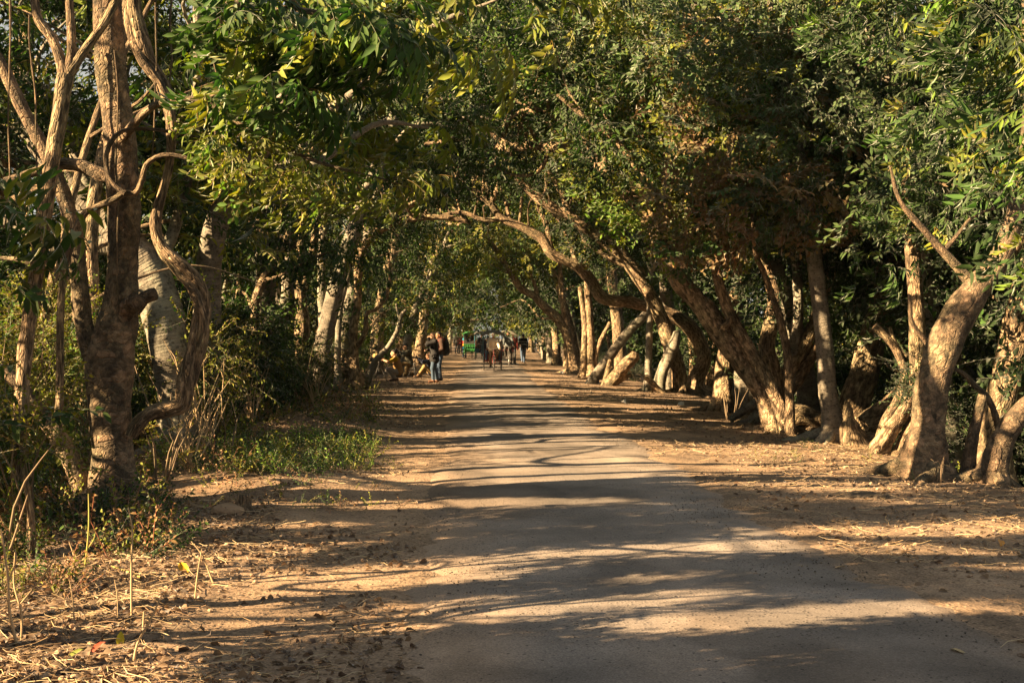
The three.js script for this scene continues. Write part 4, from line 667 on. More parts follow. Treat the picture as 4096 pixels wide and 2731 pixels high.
// dry upright stems in the near left verge
const stalkMat = mat(0.42, 0.31, 0.18, 0.85), greenStalk = mat(0.32, 0.30, 0.08, 0.85);
[['tallest bare dry stem on the near left verge', [[524, 2462, 9], [524, 2250, 8], [527, 2117, 7], [512, 2030, 5]], [[524, 2240, 5], [545, 2215, 5], [560, 2195, 4]]],
  ['upright dry stalk crossing another, left of the road edge', [[777, 2396, 7], [788, 2305, 7], [806, 2196, 5]]],
  ['backward leaning dry stalk crossing the upright one', [[857, 2334, 7], [802, 2212, 6], [764, 2165, 4]]],
  ['thick pale dry stem slanting right near the bottom left', [[531, 2648, 11], [549, 2572, 10], [600, 2478, 9], [638, 2397, 6]]],
  ['crooked dry stem rising along the left frame edge', [[69, 2584, 12], [36, 2442, 12], [29, 2305, 10], [16, 2210, 9], [2, 2117, 6]], [[30, 2330, 8], [62, 2240, 7], [58, 2195, 5]]],
  ['dry stem beside the crooked one at the left edge', [[83, 2570, 10], [83, 2449, 9], [54, 2334, 8], [58, 2210, 5]], [[75, 2420, 7], [181, 2290, 7], [217, 2225, 6], [210, 2185, 4]]],
  ['thin dry stalk in the leaf litter right of the crooked stem', [[297, 2493, 6], [286, 2370, 6], [275, 2318, 4]]],
  ['thin dry stalk between the tall stem and the pale slanting one', [[470, 2480, 5], [466, 2370, 5], [456, 2318, 3]]],
  ['yellow green weed stalk in front of the forked trunk', [[336, 2270, 7], [347, 2190, 6], [354, 2080, 6], [352, 1975, 4]], [[345, 2200, 4], [372, 2160, 4], [380, 2130, 3]]],
  ['short bent weed stalk left of the yellow green one', [[293, 2278, 6], [296, 2232, 6], [275, 2168, 4]]],
  ['short broken stalk beside the thick pale stem', [[570, 2516, 9], [574, 2448, 7]]],
  ['fallen yellow green stalk lying toward the crossed stalks', [[560, 2317, 9], [500, 2295, 9], [445, 2276, 8]]],
].forEach(([label, main, side], i) => {
  const b = hit(main[0][0], main[0][1]), d = -b.z, t = thing('dry_stem', label, 'stem', b), lying = i === 11;
  const ctrl = px(main, d); ctrl[0][0].copy(b); ctrl[0][0].y -= lying ? -0.01 : 0.02; if (lying) ctrl.forEach((c, k) => { const h = hit(main[k][0], main[k][1]); c[0].copy(h); c[0].y += 0.012; });
  part('stalk', tube(off(ctrl, b), { seg: 7, step: 0.04, lump: 0.2, freq: 2, seed: i }), i === 8 || i === 11 ? greenStalk : stalkMat, t);
  if (side) part('twig', tube(off(px(side, d), b), { seg: 6, step: 0.04, lump: 0.2, seed: i + 40 }), i === 8 ? greenStalk : stalkMat, t);
});
// single large leaves lying where they can be picked out
function loneLeaf(label, u, v, size, col, tilt = 0.5) {
  const b = hit(u, v), g = leafGeo([{ p: V(-size / 2, 0, 0), dir: V(1, 0.05, 0), up: V(0.1, 1, 0.35), len: size, wid: size * 0.5, curl: 0.25, shape: [[0.2, 0.6], [0.5, 1], [0.8, 0.7]] }]);
  const m = part(numbered('large_leaf'), g, new THREE.MeshPhysicalMaterial({ color: rgb(...col), roughness: 1, transmission: 0.3, thickness: 0, side: THREE.DoubleSide }), scene);
  m.position.set(b.x, b.y + size * 0.22, b.z); m.rotation.set(tilt, u * 0.7, 0.2); m.userData = { label, category: 'leaf' };
}
loneLeaf('bright yellow leaf curled on the left verge', 735, 2292, 0.13, [0.62, 0.38, 0.02], 0.8);
loneLeaf('red brown leaf lying near the bottom left', 392, 2606, 0.11, [0.35, 0.06, 0.02]);
loneLeaf('green leaf lying left of the red brown leaf', 302, 2632, 0.1, [0.2, 0.24, 0.03]);
loneLeaf('tan leaf lying on the right half of the road', 3362, 2280, 0.09, [0.55, 0.36, 0.18], 0.2);
loneLeaf('tan leaf lying near the bottom right of the road', 3836, 2626, 0.1, [0.5, 0.38, 0.2], 0.3);
loneLeaf('orange leaf lying at the right frame edge', 4005, 2184, 0.13, [0.6, 0.27, 0.03], 0.3);
loneLeaf('small pale leaf lying near the bottom middle of the road', 2978, 2692, 0.07, [0.5, 0.36, 0.2], 0.2);
loneLeaf('yellow leaf hanging on a weed at the bottom left', 478, 2575, 0.09, [0.5, 0.45, 0.03], 1.3);
{ // stump of a sapling on the mound
  const b = hit(975, 2050), t = thing('cut_stump', 'small square cut stump on the shaded earth mound', 'stump', b);
  part('wood', tube([[V(0, -0.06, 0), 0.085], [V(0, 0.06, 0), 0.062], [V(0.005, 0.17, 0), 0.055]], { seg: 12, step: 0.03, lump: 0.2, ribs: 0.08, cut: true, flare: 0.4, seed: 4 }), BARK.rib, t);
  part('soil', new THREE.IcosahedronGeometry(0.14, 3).scale(1.2, 0.5, 1).translate(-0.13, 0.02, 0.03), mat(0.36, 0.25, 0.16, 0.96, { bumpMap: dirtBump, bumpScale: 0.02 }), t);
}
{ // dark heap on the right verge
  const b = hit(3440, 1985), t = thing('dung_heap', 'low dark heap of dung and soil on the right verge', 'heap', b), g = new THREE.IcosahedronGeometry(1, 5), a = g.attributes.position;
  for (let i = 0; i < a.count; i++) { const x = a.getX(i), y = a.getY(i), z = a.getZ(i), k = 1 + 0.5 * fbm(x * 3, y * 3, z * 3, 4); a.setXYZ(i, x * k * 0.3, y * k * 0.05, z * k * 0.22); }
  g.computeVertexNormals(); part('heap', g, mat(0.075, 0.06, 0.045, 0.97, { bumpMap: dirtBump, bumpScale: 0.02 }), t);
}
[['white scrap of paper on the right verge near the dark log', 2492, 1612], ['crumpled white wrapper on the right verge below the arching trunks', 2726, 1622], ['pale stone chip at the foot of the sunlit curved trunk', 2248, 1492]].forEach(([label, u, v], i) => {
  const b = hit(u, v), g = new THREE.PlaneGeometry(0.16, 0.12, 8, 6); g.rotateX(-Math.PI / 2 + 0.5); const a = g.attributes.position; for (let k = 0; k < a.count; k++) a.setY(k, a.getY(k) + 0.04 + 0.05 * noise(a.getX(k) * 14 + i, a.getZ(k) * 14)); g.computeVertexNormals();
  const m = part(numbered(i === 2 ? 'stone_chip' : 'paper_scrap'), g, mat(0.75, 0.72, 0.68, 0.8, { side: THREE.DoubleSide }), scene); m.position.copy(b); m.userData = { label, category: i === 2 ? 'stone' : 'litter' };
});
// bushes that can be told apart
const bush = (label, u, d, o) => { const p = at(u, 1400, d); return shrub(label, p.x, d, o); };
bush('small dark bush at the foot of the leaning pair of trunks', 2925, 27, { h: 0.95, w: 0.45, n: 150, tints: ['deep', 'mid'], stems: 7, seed: 51, size: 0.8 });
bush('weedy bush around the foot of the slim forked trunk', 120, 11, { h: 1.2, w: 0.7, n: 150, tints: ['gold', 'mid'], stems: 9, seed: 52, size: 0.8 });
bush('thin weedy bush at the left edge, nearest the camera', -30, 9.2, { h: 0.95, w: 0.5, n: 70, tints: ['gold', 'dry', 'mid'], stems: 9, seed: 53, size: 0.7 });
bush('tangled bush between the forked trunk and the vine', 640, 13.4, { h: 0.8, w: 0.6, n: 130, tints: ['gold', 'mid', 'dry'], stems: 9, seed: 54, size: 0.7 });
bush('olive bush right of the twisted vine', 900, 16.5, { h: 1.0, w: 0.7, n: 150, tints: ['gold', 'dry', 'mid'], stems: 9, seed: 55, size: 0.8 });
bush('tall yellowing bush behind the slim forked trunk', 40, 14.5, { h: 2.3, w: 0.9, n: 320, tints: ['gold', 'mid', 'lime'], stems: 9, seed: 56, dense: true, size: 0.9 });
bush('tall yellowing bush between the slim and flaking trunks', 230, 16, { h: 2.2, w: 0.9, n: 300, tints: ['gold', 'mid', 'lime'], stems: 9, seed: 57, dense: true, size: 0.9 });
bush('dense leafy bush left of the bleached shrubs', 780, 18.5, { h: 1.9, w: 0.9, n: 300, tints: ['gold', 'mid', 'deep'], stems: 9, seed: 61, dense: true, size: 0.9 });
bush('dense dark bush behind the bleached shrubs', 960, 22, { h: 2.2, w: 1.1, n: 340, leaf: 'oval', tints: ['mid', 'deep'], stems: 9, seed: 62, dense: true, size: 0.9 });
bush('dense leafy bush just left of the grey forked trunk', 1020, 28, { h: 2.0, w: 1.0, n: 260, leaf: 'oval', tints: ['mid', 'gold'], stems: 9, seed: 63, dense: true });
bush('low leafy bush between grey forked and sunlit trunks', 1240, 32, { h: 1.3, w: 0.8, n: 180, tints: ['mid', 'gold'], stems: 8, seed: 64, dense: true });
bush('leafy creeper bush at the foot of the gnarled trunk', 3760, 15.6, { h: 0.35, w: 0.25, n: 40, leaf: 'oval', tints: ['lime', 'gold'], stems: 5, seed: 58, size: 0.5 });
for (const [i, u, d, h] of [[0, 820, 17.5, 1.7], [1, 870, 19, 1.5], [2, 1010, 21, 1.2], [3, 760, 15.2, 1.0], [4, 1260, 29, 1.2]]) {   // bleached bare shrubs
  const p = at(u, 1500, d), y = ground(p.x, -d), t = thing('bare_shrub', ['tallest bleached bare shrub right of the vine', 'second bleached bare shrub right of the vine', 'bleached bare shrub before the grey forked trunk', 'low bleached shrub under the vine bend', 'bleached bare shrub left of the hollow root'][i], 'shrub', V(p.x, y, -d));
  for (let k = 0; k < 14; k++) { const a = E() * 6.28, R = rr(0.15, 0.6, E), e = V(Math.cos(a) * R, h * rr(0.5, 1, E), Math.sin(a) * R), m = e.clone().multiplyScalar(0.5).add(V(rr(-0.1, 0.1, E), 0.1, rr(-0.1, 0.1, E))); part('twig', tube([[V(0, -0.04, 0), 0.009], [m, 0.007], [e, 0.003]], { seg: 5, step: 0.12, lump: 0.1, seed: k }), stalkMat, t); const f = m.clone().lerp(e, 0.4), g = f.clone().add(V(rr(-0.25, 0.25, E), rr(0.1, 0.35, E), rr(-0.25, 0.25, E))); part('twig', tube([[f, 0.005], [f.clone().lerp(g, 0.5).add(V(0.02, 0.03, 0)), 0.004], [g, 0.002]], { seg: 4, step: 0.1, lump: 0.1, seed: k }), stalkMat, t); }
}
// hanging vines on the left
[['long thin vine hanging beside the flaking trunk', 470, 200, 480, 1250, 12.0], ['thin vine hanging right of the thick twisted one', 620, -50, 610, 640, 12.0], ['thin vine hanging left of the slim forked trunk', 40, -20, 30, 900, 11.6], ['thin vine hanging between slim and flaking trunks', 110, 60, 150, 760, 11.8], ['thin straight vine hanging in the upper left foliage', 860, 0, 866, 560, 13.5], ['thin vine in front of the olive bush', 680, -20, 672, 560, 12.4]].forEach(([label, u0, v0, u1, v1, d], i) => {
  const pts = []; for (let k = 0; k <= 7; k++) { const f = k / 7; pts.push([lerp(u0, u1, f) + 14 * noise(f * 5, i * 3.3), lerp(v0, v1, f), 9 - 3 * f]); }
  const c = px(pts, d), t = thing('hanging_vine', label, 'vine', c[7][0]); part('stem', tube(off(c, t.position), { seg: 6, step: 0.08, lump: 0.2, seed: i }), BARK.rib, t);
});

// ---------------------------------------------------------------- people
function surface(fn, lo, hi, cell) {   // mesh of fn < 0
  const n = [0, 1, 2].map((k) => Math.ceil((hi[k] - lo[k]) / cell) + 1), [nx, ny, nz] = n, F = new Float32Array(nx * ny * nz);
  for (let k = 0; k < nz; k++) for (let j = 0; j < ny; j++) for (let i = 0; i < nx; i++) F[(k * ny + j) * nx + i] = fn(lo[0] + i * cell, lo[1] + j * cell, lo[2] + k * cell);
  const id = new Int32Array(nx * ny * nz).fill(-1), pos = [], idx = [], at3 = (i, j, k) => (k * ny + j) * nx + i;
  const E12 = [[0, 1], [2, 3], [4, 5], [6, 7], [0, 2], [1, 3], [4, 6], [5, 7], [0, 4], [1, 5], [2, 6], [3, 7]], v = new Float32Array(8);
  for (let k = 0; k < nz - 1; k++) for (let j = 0; j < ny - 1; j++) for (let i = 0; i < nx - 1; i++) {
    let m = 0; for (let c = 0; c < 8; c++) { v[c] = F[at3(i + (c & 1), j + ((c >> 1) & 1), k + (c >> 2))]; if (v[c] < 0) m |= 1 << c; }
    if (m === 0 || m === 255) continue;
    let x = 0, y = 0, z = 0, q = 0;
    for (const [a, b] of E12) if ((v[a] < 0) !== (v[b] < 0)) { const t = v[a] / (v[a] - v[b]); x += (a & 1) + t * ((b & 1) - (a & 1)); y += ((a >> 1) & 1) + t * (((b >> 1) & 1) - ((a >> 1) & 1)); z += (a >> 2) + t * ((b >> 2) - (a >> 2)); q++; }
    id[at3(i, j, k)] = pos.length / 3; pos.push(lo[0] + (i + x / q) * cell, lo[1] + (j + y / q) * cell, lo[2] + (k + z / q) * cell);
  }
  const quad = (a, b, c, d, flip) => { if (a < 0 || b < 0 || c < 0 || d < 0) return; if (flip) idx.push(a, c, b, a, d, c); else idx.push(a, b, c, a, c, d); };
  for (let k = 1; k < nz - 1; k++) for (let j = 1; j < ny - 1; j++) for (let i = 1; i < nx - 1; i++) {
    const s = F[at3(i, j, k)] < 0;
    if (s !== F[at3(i + 1, j, k)] < 0) quad(id[at3(i, j - 1, k - 1)], id[at3(i, j, k - 1)], id[at3(i, j, k)], id[at3(i, j - 1, k)], !s);
    if (s !== F[at3(i, j + 1, k)] < 0) quad(id[at3(i - 1, j, k - 1)], id[at3(i - 1, j, k)], id[at3(i, j, k)], id[at3(i, j, k - 1)], !s);
    if (s !== F[at3(i, j, k + 1)] < 0) quad(id[at3(i - 1, j - 1, k)], id[at3(i, j - 1, k)], id[at3(i, j, k)], id[at3(i - 1, j, k)], !s);
  }
  const g = new THREE.BufferGeometry(); g.setAttribute('position', new THREE.Float32BufferAttribute(pos, 3)); g.setIndex(idx); g.computeVertexNormals(); return g;
}
function capsules(list, k = 0.03) {   // list: [a, b, ra, rb] tapered bones, smoothly joined
  const q = list.map(([a, b, ra, rb]) => { const d = [b.x - a.x, b.y - a.y, b.z - a.z]; return [a.x, a.y, a.z, ...d, d[0] * d[0] + d[1] * d[1] + d[2] * d[2] || 1e-9, ra, rb]; });
  return (x, y, z) => { let r = 9; for (const c of q) { const px = x - c[0], py = y - c[1], pz = z - c[2]; let t = (px * c[3] + py * c[4] + pz * c[5]) / c[6]; t = t < 0 ? 0 : t > 1 ? 1 : t; const dx = px - c[3] * t, dy = py - c[4] * t, dz = pz - c[5] * t, d = Math.sqrt(dx * dx + dy * dy + dz * dz) - (c[7] + (c[8] - c[7]) * t); const h = k - Math.abs(r - d); r = Math.min(r, d) - (h > 0 ? h * h / (4 * k) : 0); } return r; };
}
function bounds(list, pad) { const lo = [9, 9, 9], hi = [-9, -9, -9]; for (const [a, b, ra, rb] of list) for (const [p, r] of [[a, ra], [b, rb]]) ['x', 'y', 'z'].forEach((c, i) => { lo[i] = Math.min(lo[i], p[c] - r - pad); hi[i] = Math.max(hi[i], p[c] + r + pad); }); return [lo, hi]; }
const blob = (list, cell, k) => { const [lo, hi] = bounds(list, 0.03); return surface(capsules(list, k), lo, hi, cell); };
const paint = (g, c) => { const n = g.attributes.position.count, a = new Float32Array(n * 3); for (let i = 0; i < n; i++) a.set(c, i * 3); g.setAttribute('color', new THREE.BufferAttribute(a, 3)); if (g.attributes.uv) g.deleteAttribute('uv'); return g; };
// head: centre of the skull at the origin, face towards +z, 0.235 tall
const HEAD = (() => {
  const ell = (x, y, z, c, r) => { const a = (x - c[0]) / r[0], b = (y - c[1]) / r[1], d = (z - c[2]) / r[2], l = Math.sqrt(a * a + b * b + d * d); return (l - 1) * Math.min(...r); }, sm = (a, b, k) => { const h = Math.max(0, k - Math.abs(a - b)); return Math.min(a, b) - h * h / (4 * k); };
  return surface((x, y, z) => {
    const ax = Math.abs(x); let d = ell(x, y, z, [0, 0.025, -0.012], [0.077, 0.096, 0.098]);
    d = sm(d, ell(x, y, z, [0, -0.045, 0.026], [0.056, 0.072, 0.062]), 0.04); d = sm(d, ell(x, y, z, [0, -0.098, 0.055], [0.026, 0.02, 0.024]), 0.03);
    d = sm(d, ell(x, y, z, [0, -0.012, 0.094], [0.012, 0.026, 0.02]), 0.016); d = sm(d, ell(x, y, z, [0, -0.03, 0.102], [0.017, 0.011, 0.013]), 0.01);
    d = sm(d, ell(ax, y, z, [0.035, 0.028, 0.075], [0.03, 0.01, 0.013]), 0.014); d = sm(d, ell(ax, y, z, [0.078, -0.008, -0.008], [0.012, 0.032, 0.02]), 0.008);
    d = sm(d, ell(x, y, z, [0, -0.06, 0.085], [0.024, 0.008, 0.01]), 0.01);
    const eye = ell(ax, y, z, [0.031, 0.008, 0.092], [0.016, 0.011, 0.014]); return Math.max(d, -eye * 0.8 + 0.001);
  }, [-0.11, -0.14, -0.13], [0.11, 0.14, 0.14], 0.007);
})();
// right hand: wrist at the origin, fingers along +x, palm facing -y, thumb towards +z; curl bends the fingers to the palm
function handBones(curl) {
  const L = [[V(0, 0, 0), V(0.05, 0, 0.012), 0.022, 0.024], [V(0.02, 0, -0.012), V(0.078, 0, -0.022), 0.019, 0.016], [V(0.02, 0, 0.012), V(0.08, 0, 0.022), 0.02, 0.016]];
  [[0.024, 0.075, 0.0095], [0.008, 0.084, 0.0098], [-0.009, 0.078, 0.0095], [-0.025, 0.06, 0.0085]].forEach(([z, len, r], i) => { let p = V(0.078, 0, z), a = curl * 0.5; for (let s = 0; s < 3; s++) { const l = len * [0.45, 0.3, 0.25][s], e = p.clone().add(V(Math.cos(a) * l, -Math.sin(a) * l, z * 0.06)); L.push([p, e, r * (1 - 0.1 * s), r * (0.92 - 0.12 * s)]); p = e; a += curl * (0.9 + i * 0.06); } });
  let p = V(0.022, -0.004, 0.026); const q = V(0.05, -0.014 - 0.01 * curl, 0.05), e = V(0.08, -0.022 - 0.02 * curl, 0.056 - 0.012 * curl); L.push([p, q, 0.014, 0.0115], [q, e, 0.0115, 0.009]); return L;
}
const HANDS = { relaxed: blob(handBones(0.5), 0.005, 0.007), grip: blob(handBones(1.25), 0.005, 0.007) };
function ik(a, c, l1, l2, dir) { const d = c.clone().sub(a), L = Math.min(d.length(), (l1 + l2) * 0.999), u = d.clone().normalize(), x = (l1 * l1 - l2 * l2 + L * L) / (2 * L), h = Math.sqrt(Math.max(0, l1 * l1 - x * x)), n = dir.clone().sub(u.clone().multiplyScalar(dir.dot(u))).normalize(); return a.clone().addScaledVector(u, x).addScaledVector(n, h); }
const SKIN = { brown: [0.30, 0.16, 0.09], tan: [0.44, 0.25, 0.155], pale: [0.55, 0.34, 0.23], dark: [0.19, 0.10, 0.06] };
const skinMat = mat(1, 1, 1, 0.6, { vertexColors: true });
const A3 = (a) => V(a[0], a[1], a[2]);
/* local frame: y up, the person faces +z, x to their left; o.pelvis, o.lean, wrists and ankles in metres */
function person(label, place, yaw, o) {
  const t = thing('person', label, 'person', place, o.group); t.rotation.y = yaw; const cell = o.cell ?? 0.014, s = o.size ?? 1;
  const pel = A3(o.pelvis ?? [0, 0.95, 0]), up = V(o.leanX ?? 0, 1, o.lean ?? 0.03).normalize(), tw = o.twist ?? 0, right = V(Math.cos(tw), 0, -Math.sin(tw)), P = (h) => pel.clone().addScaledVector(up, h), chest = P(0.36), neck = P(0.52), head = neck.clone().addScaledVector(up, 0.06).add(V(0, 0.075, (o.nod ?? 0.02)));
  const sh = (k) => P(0.455).addScaledVector(right, k * 0.185), hip = (k) => pel.clone().addScaledVector(right, k * 0.09).add(V(0, -0.03, 0));
  const J = {}; for (const [n, k] of [['L', 1], ['R', -1]]) {
    J['w' + n] = A3(o['w' + n] ?? [k * 0.25, 0.84, 0.08]); J['a' + n] = A3(o['a' + n] ?? [k * 0.1, 0.08, 0]);
    J['e' + n] = ik(sh(k), J['w' + n], 0.285, 0.255, A3(o['eb' + n] ?? [k * 0.5, -0.4, -1])); J['k' + n] = ik(hip(k), J['a' + n], 0.43, 0.42, A3(o['kb' + n] ?? [0, 0, 1]));
    J['t' + n] = J['a' + n].clone().add(A3(o['toe' + n] ?? [k * 0.03, -0.045, 0.15])); }
  const torso = (f) => [[pel.clone().addScaledVector(right, 0.06), pel.clone().addScaledVector(right, -0.06), 0.115 + f, 0.115 + f], [P(0.02), P(0.2), 0.125 + f, 0.12 + f], [P(0.2).addScaledVector(right, 0.05), P(0.38).addScaledVector(right, 0.08), 0.10 + f, 0.105 + f], [P(0.2).addScaledVector(right, -0.05), P(0.38).addScaledVector(right, -0.08), 0.10 + f, 0.105 + f], [sh(0.85), sh(-0.85), 0.062 + f, 0.062 + f]];
  const arm = (n, k, f, sleeve = 1) => { const w = J['e' + n].clone().lerp(J['w' + n], Math.max(0, sleeve * 2 - 1)), L = [[sh(k), sleeve < 0.5 ? sh(k).lerp(J['e' + n], sleeve * 2) : J['e' + n], 0.056 + f, 0.042 + f]]; if (sleeve > 0.5) L.push([J['e' + n], w, 0.042 + f, 0.03 + f]); return L; };
  const leg = (n, k, f, stop = 1) => [[hip(k), J['k' + n], 0.086 + f, 0.058 + f], [J['k' + n], J['k' + n].clone().lerp(J['a' + n], stop), 0.056 + f, 0.038 + f * 1.3]];
  const foot = (n, f) => [[J['a' + n].clone().add(V(0, -0.03, -0.035)), J['t' + n], 0.038 + f, 0.03 + f], [J['a' + n], J['a' + n].clone().add(V(0, -0.03, 0.02)), 0.038 + f, 0.04 + f]];
  const skin = SKIN[o.skin ?? 'brown'], geos = [];
  geos.push(paint(blob([...torso(0), [P(0.46), head.clone().add(V(0, -0.05, -0.01)), 0.058, 0.055], ...['L', 'R'].flatMap((n, i) => [...arm(n, i ? -1 : 1, 0), ...leg(n, i ? -1 : 1, 0), ...foot(n, 0)])], cell, 0.05), skin));
  const hm = new THREE.Matrix4().makeRotationFromEuler(new THREE.Euler(o.tilt ?? 0.05, o.turn ?? 0, 0, 'YXZ')).setPosition(head); geos.push(paint(HEAD.clone().applyMatrix4(hm), skin));
  for (const k of [-1, 1]) { const e = new THREE.SphereGeometry(0.0115, 8, 6).translate(k * 0.031, 0.008, 0.078); geos.push(paint(e.applyMatrix4(hm), [0.05, 0.035, 0.03])); }
  geos.push(paint(new THREE.BoxGeometry(0.042, 0.007, 0.006).translate(0, -0.063, 0.092).applyMatrix4(hm), [skin[0] * 0.7, skin[1] * 0.5, skin[2] * 0.5]));
  for (const [n, k] of [['L', 1], ['R', -1]]) { const x = J['w' + n].clone().sub(J['e' + n]).normalize(), z = (o['th' + n] ? A3(o['th' + n]) : V(-k * 0.2, 0.3, 1)); z.sub(x.clone().multiplyScalar(z.dot(x))).normalize(); let y = z.clone().cross(x); if (k > 0) y.negate(); const m = new THREE.Matrix4().makeBasis(x, y, z).setPosition(J['w' + n].clone().addScaledVector(x, -0.01)); const g = HANDS[o['hand' + n] ?? 'relaxed'].clone().applyMatrix4(m); if (m.determinant() < 0) { const ix = g.index.array; for (let i = 0; i < ix.length; i += 3) { const q = ix[i]; ix[i] = ix[i + 1]; ix[i + 1] = q; } g.computeVertexNormals(); } geos.push(paint(g, skin)); }
  part('body', mergeGeometries(geos), skinMat, t);
  const cloth = (c, rough = 0.9) => mat(c[0], c[1], c[2], rough), f = o.bulk ?? 0.018;
  const topList = [...torso(f), ...arm('L', 1, f, o.sleeve ?? 1), ...arm('R', -1, f, o.sleeve ?? 1)]; if (o.collar) topList.push([P(0.49), P(0.53), 0.07, 0.068]);
  if (o.hem) topList.push([pel.clone().addScaledVector(right, 0.07).add(V(0, -o.hem, 0)), pel.clone().addScaledVector(right, 0.05), 0.125 + f, 0.12 + f], [pel.clone().addScaledVector(right, -0.07).add(V(0, -o.hem, 0)), pel.clone().addScaledVector(right, -0.05), 0.125 + f, 0.12 + f]);
  const top = part(o.topName ?? 'jacket', blob(topList, cell, 0.05), cloth(o.top), t);
  for (const [y, h, c] of o.stripes ?? []) { const r = blob([...torso(f + 0.003), ...arm('L', 1, f + 0.003), ...arm('R', -1, f + 0.003)], cell, 0.05), a = r.attributes.position, ix = r.index.array, keep = []; for (let i = 0; i < ix.length; i += 3) { const m = (a.getY(ix[i]) + a.getY(ix[i + 1]) + a.getY(ix[i + 2])) / 3; if (m > y && m < y + h) keep.push(ix[i], ix[i + 1], ix[i + 2]); } r.setIndex(keep); part('stripe', r, mat(...c, 0.9, { side: THREE.DoubleSide }), top); }
  if (o.vest) part('vest', blob(torso(f + 0.012), cell, 0.05), cloth(o.vest), t);
  part('trousers', blob([[pel.clone().addScaledVector(right, 0.05), pel.clone().addScaledVector(right, -0.05), 0.128, 0.128], ...leg('L', 1, 0.014, 0.98), ...leg('R', -1, 0.014, 0.98)], cell, 0.04), cloth(o.legs), t);
  for (const n of ['L', 'R']) part('shoe', blob(foot(n, 0.012), cell * 0.8, 0.03), cloth(o.shoes ?? [0.03, 0.025, 0.02], 0.7), t);
  if (o.hair) part('hair', surface((x, y, z) => { const a = x / 0.086, b = (y - 0.03) / 0.106, c = (z + 0.018) / 0.106; return Math.max((Math.sqrt(a * a + b * b + c * c) - 1) * 0.086, -(y - 0.045 + (z > 0.02 ? -(z - 0.02) * 0.5 : (0.02 - z) * 0.9))); }, [-0.11, -0.12, -0.14], [0.11, 0.16, 0.12], 0.009).applyMatrix4(hm), mat(...o.hair, 0.75), t);
  if (o.cap) { const c = new THREE.SphereGeometry(0.098, 16, 8, 0, 6.2832, 0, 1.55).scale(0.92, 1, 1.08).translate(0, 0.028, -0.012), b = new THREE.CylinderGeometry(0.075, 0.075, 0.008, 16, 1, false, -1.5, 3).scale(0.95, 1, 1.1).translate(0, 0.04, 0.075); part('cap', mergeGeometries([c, b].map((g) => g.toNonIndexed())).applyMatrix4(hm), mat(...o.cap, 0.85, { side: THREE.DoubleSide }), t); }
  if (o.shades) { const g = [-1, 1].map((k) => new THREE.SphereGeometry(0.026, 10, 6).scale(1, 0.75, 0.35).translate(k * 0.032, 0.085, 0.088)); g.push(new THREE.TorusGeometry(0.088, 0.005, 5, 20, 3.14).rotateX(Math.PI / 2).rotateY(Math.PI).translate(0, 0.085, 0.0)); part('sunglasses', mergeGeometries(g).applyMatrix4(hm), mat(0.02, 0.025, 0.03, 0.15), t); }
  if (o.glasses) { const g = [-1, 1].map((k) => new THREE.TorusGeometry(0.021, 0.003, 5, 14).translate(k * 0.031, 0.008, 0.104)); g.push(new THREE.BoxGeometry(0.02, 0.004, 0.004).translate(0, 0.01, 0.106)); for (const k of [-1, 1]) g.push(new THREE.BoxGeometry(0.004, 0.004, 0.1).translate(k * 0.072, 0.01, 0.055)); part('spectacles', mergeGeometries(g).applyMatrix4(hm), mat(0.05, 0.04, 0.04, 0.4), t); }
  t.scale.setScalar(s); t.updateMatrixWorld(true);
  t.userData.label = label; return t;
}
const spot = (t, v) => t.localToWorld(A3(v));
function box(w, h, d, r = 0.01) { const s = new THREE.Shape(); const a = w / 2 - r, b = h / 2 - r; s.moveTo(-a, -b - r); s.lineTo(a, -b - r); s.quadraticCurveTo(a + r, -b - r, a + r, -b); s.lineTo(a + r, b); s.quadraticCurveTo(a + r, b + r, a, b + r); s.lineTo(-a, b + r); s.quadraticCurveTo(-a - r, b + r, -a - r, b); s.lineTo(-a - r, -b); s.quadraticCurveTo(-a - r, -b - r, -a, -b - r); const g = new THREE.ExtrudeGeometry(s, { depth: d - 2 * r * 0.6, bevelEnabled: true, bevelSize: r * 0.6, bevelThickness: r * 0.6, bevelSegments: 1, curveSegments: 3 }); return g.translate(0, 0, -(d - 2 * r * 0.6) / 2); }
const BLACK = mat(0.018, 0.018, 0.02, 0.5), GLASS = mat(0.02, 0.03, 0.05, 0.08);
function photoCamera(label, p, yaw, long = 0.16, pitch = 0) {   // lens along +z
  const t = thing('camera', label, 'camera', p); t.rotation.set(pitch, yaw, 0, 'YXZ');
  part('camera_body', mergeGeometries([box(0.14, 0.095, 0.07, 0.012), box(0.055, 0.035, 0.06, 0.008).translate(0, 0.06, 0), box(0.03, 0.09, 0.085, 0.01).translate(0.06, -0.002, 0.006)]), BLACK, t);
  const l = part('lens', new THREE.LatheGeometry([[0.001, 0.03], [0.034, 0.03], [0.036, 0.06], [0.033, 0.062], [0.036, 0.09], [0.04, 0.03 + long * 0.75], [0.046, 0.03 + long], [0.042, 0.03 + long], [0.036, 0.03 + long * 0.8], [0.001, 0.03 + long * 0.8]].map(([x, y]) => new THREE.Vector2(x, y)), 18).rotateX(Math.PI / 2), BLACK, t);
  part('front_glass', new THREE.CircleGeometry(0.034, 16).translate(0, 0, 0.032 + long * 0.8), GLASS, l); return t;
}
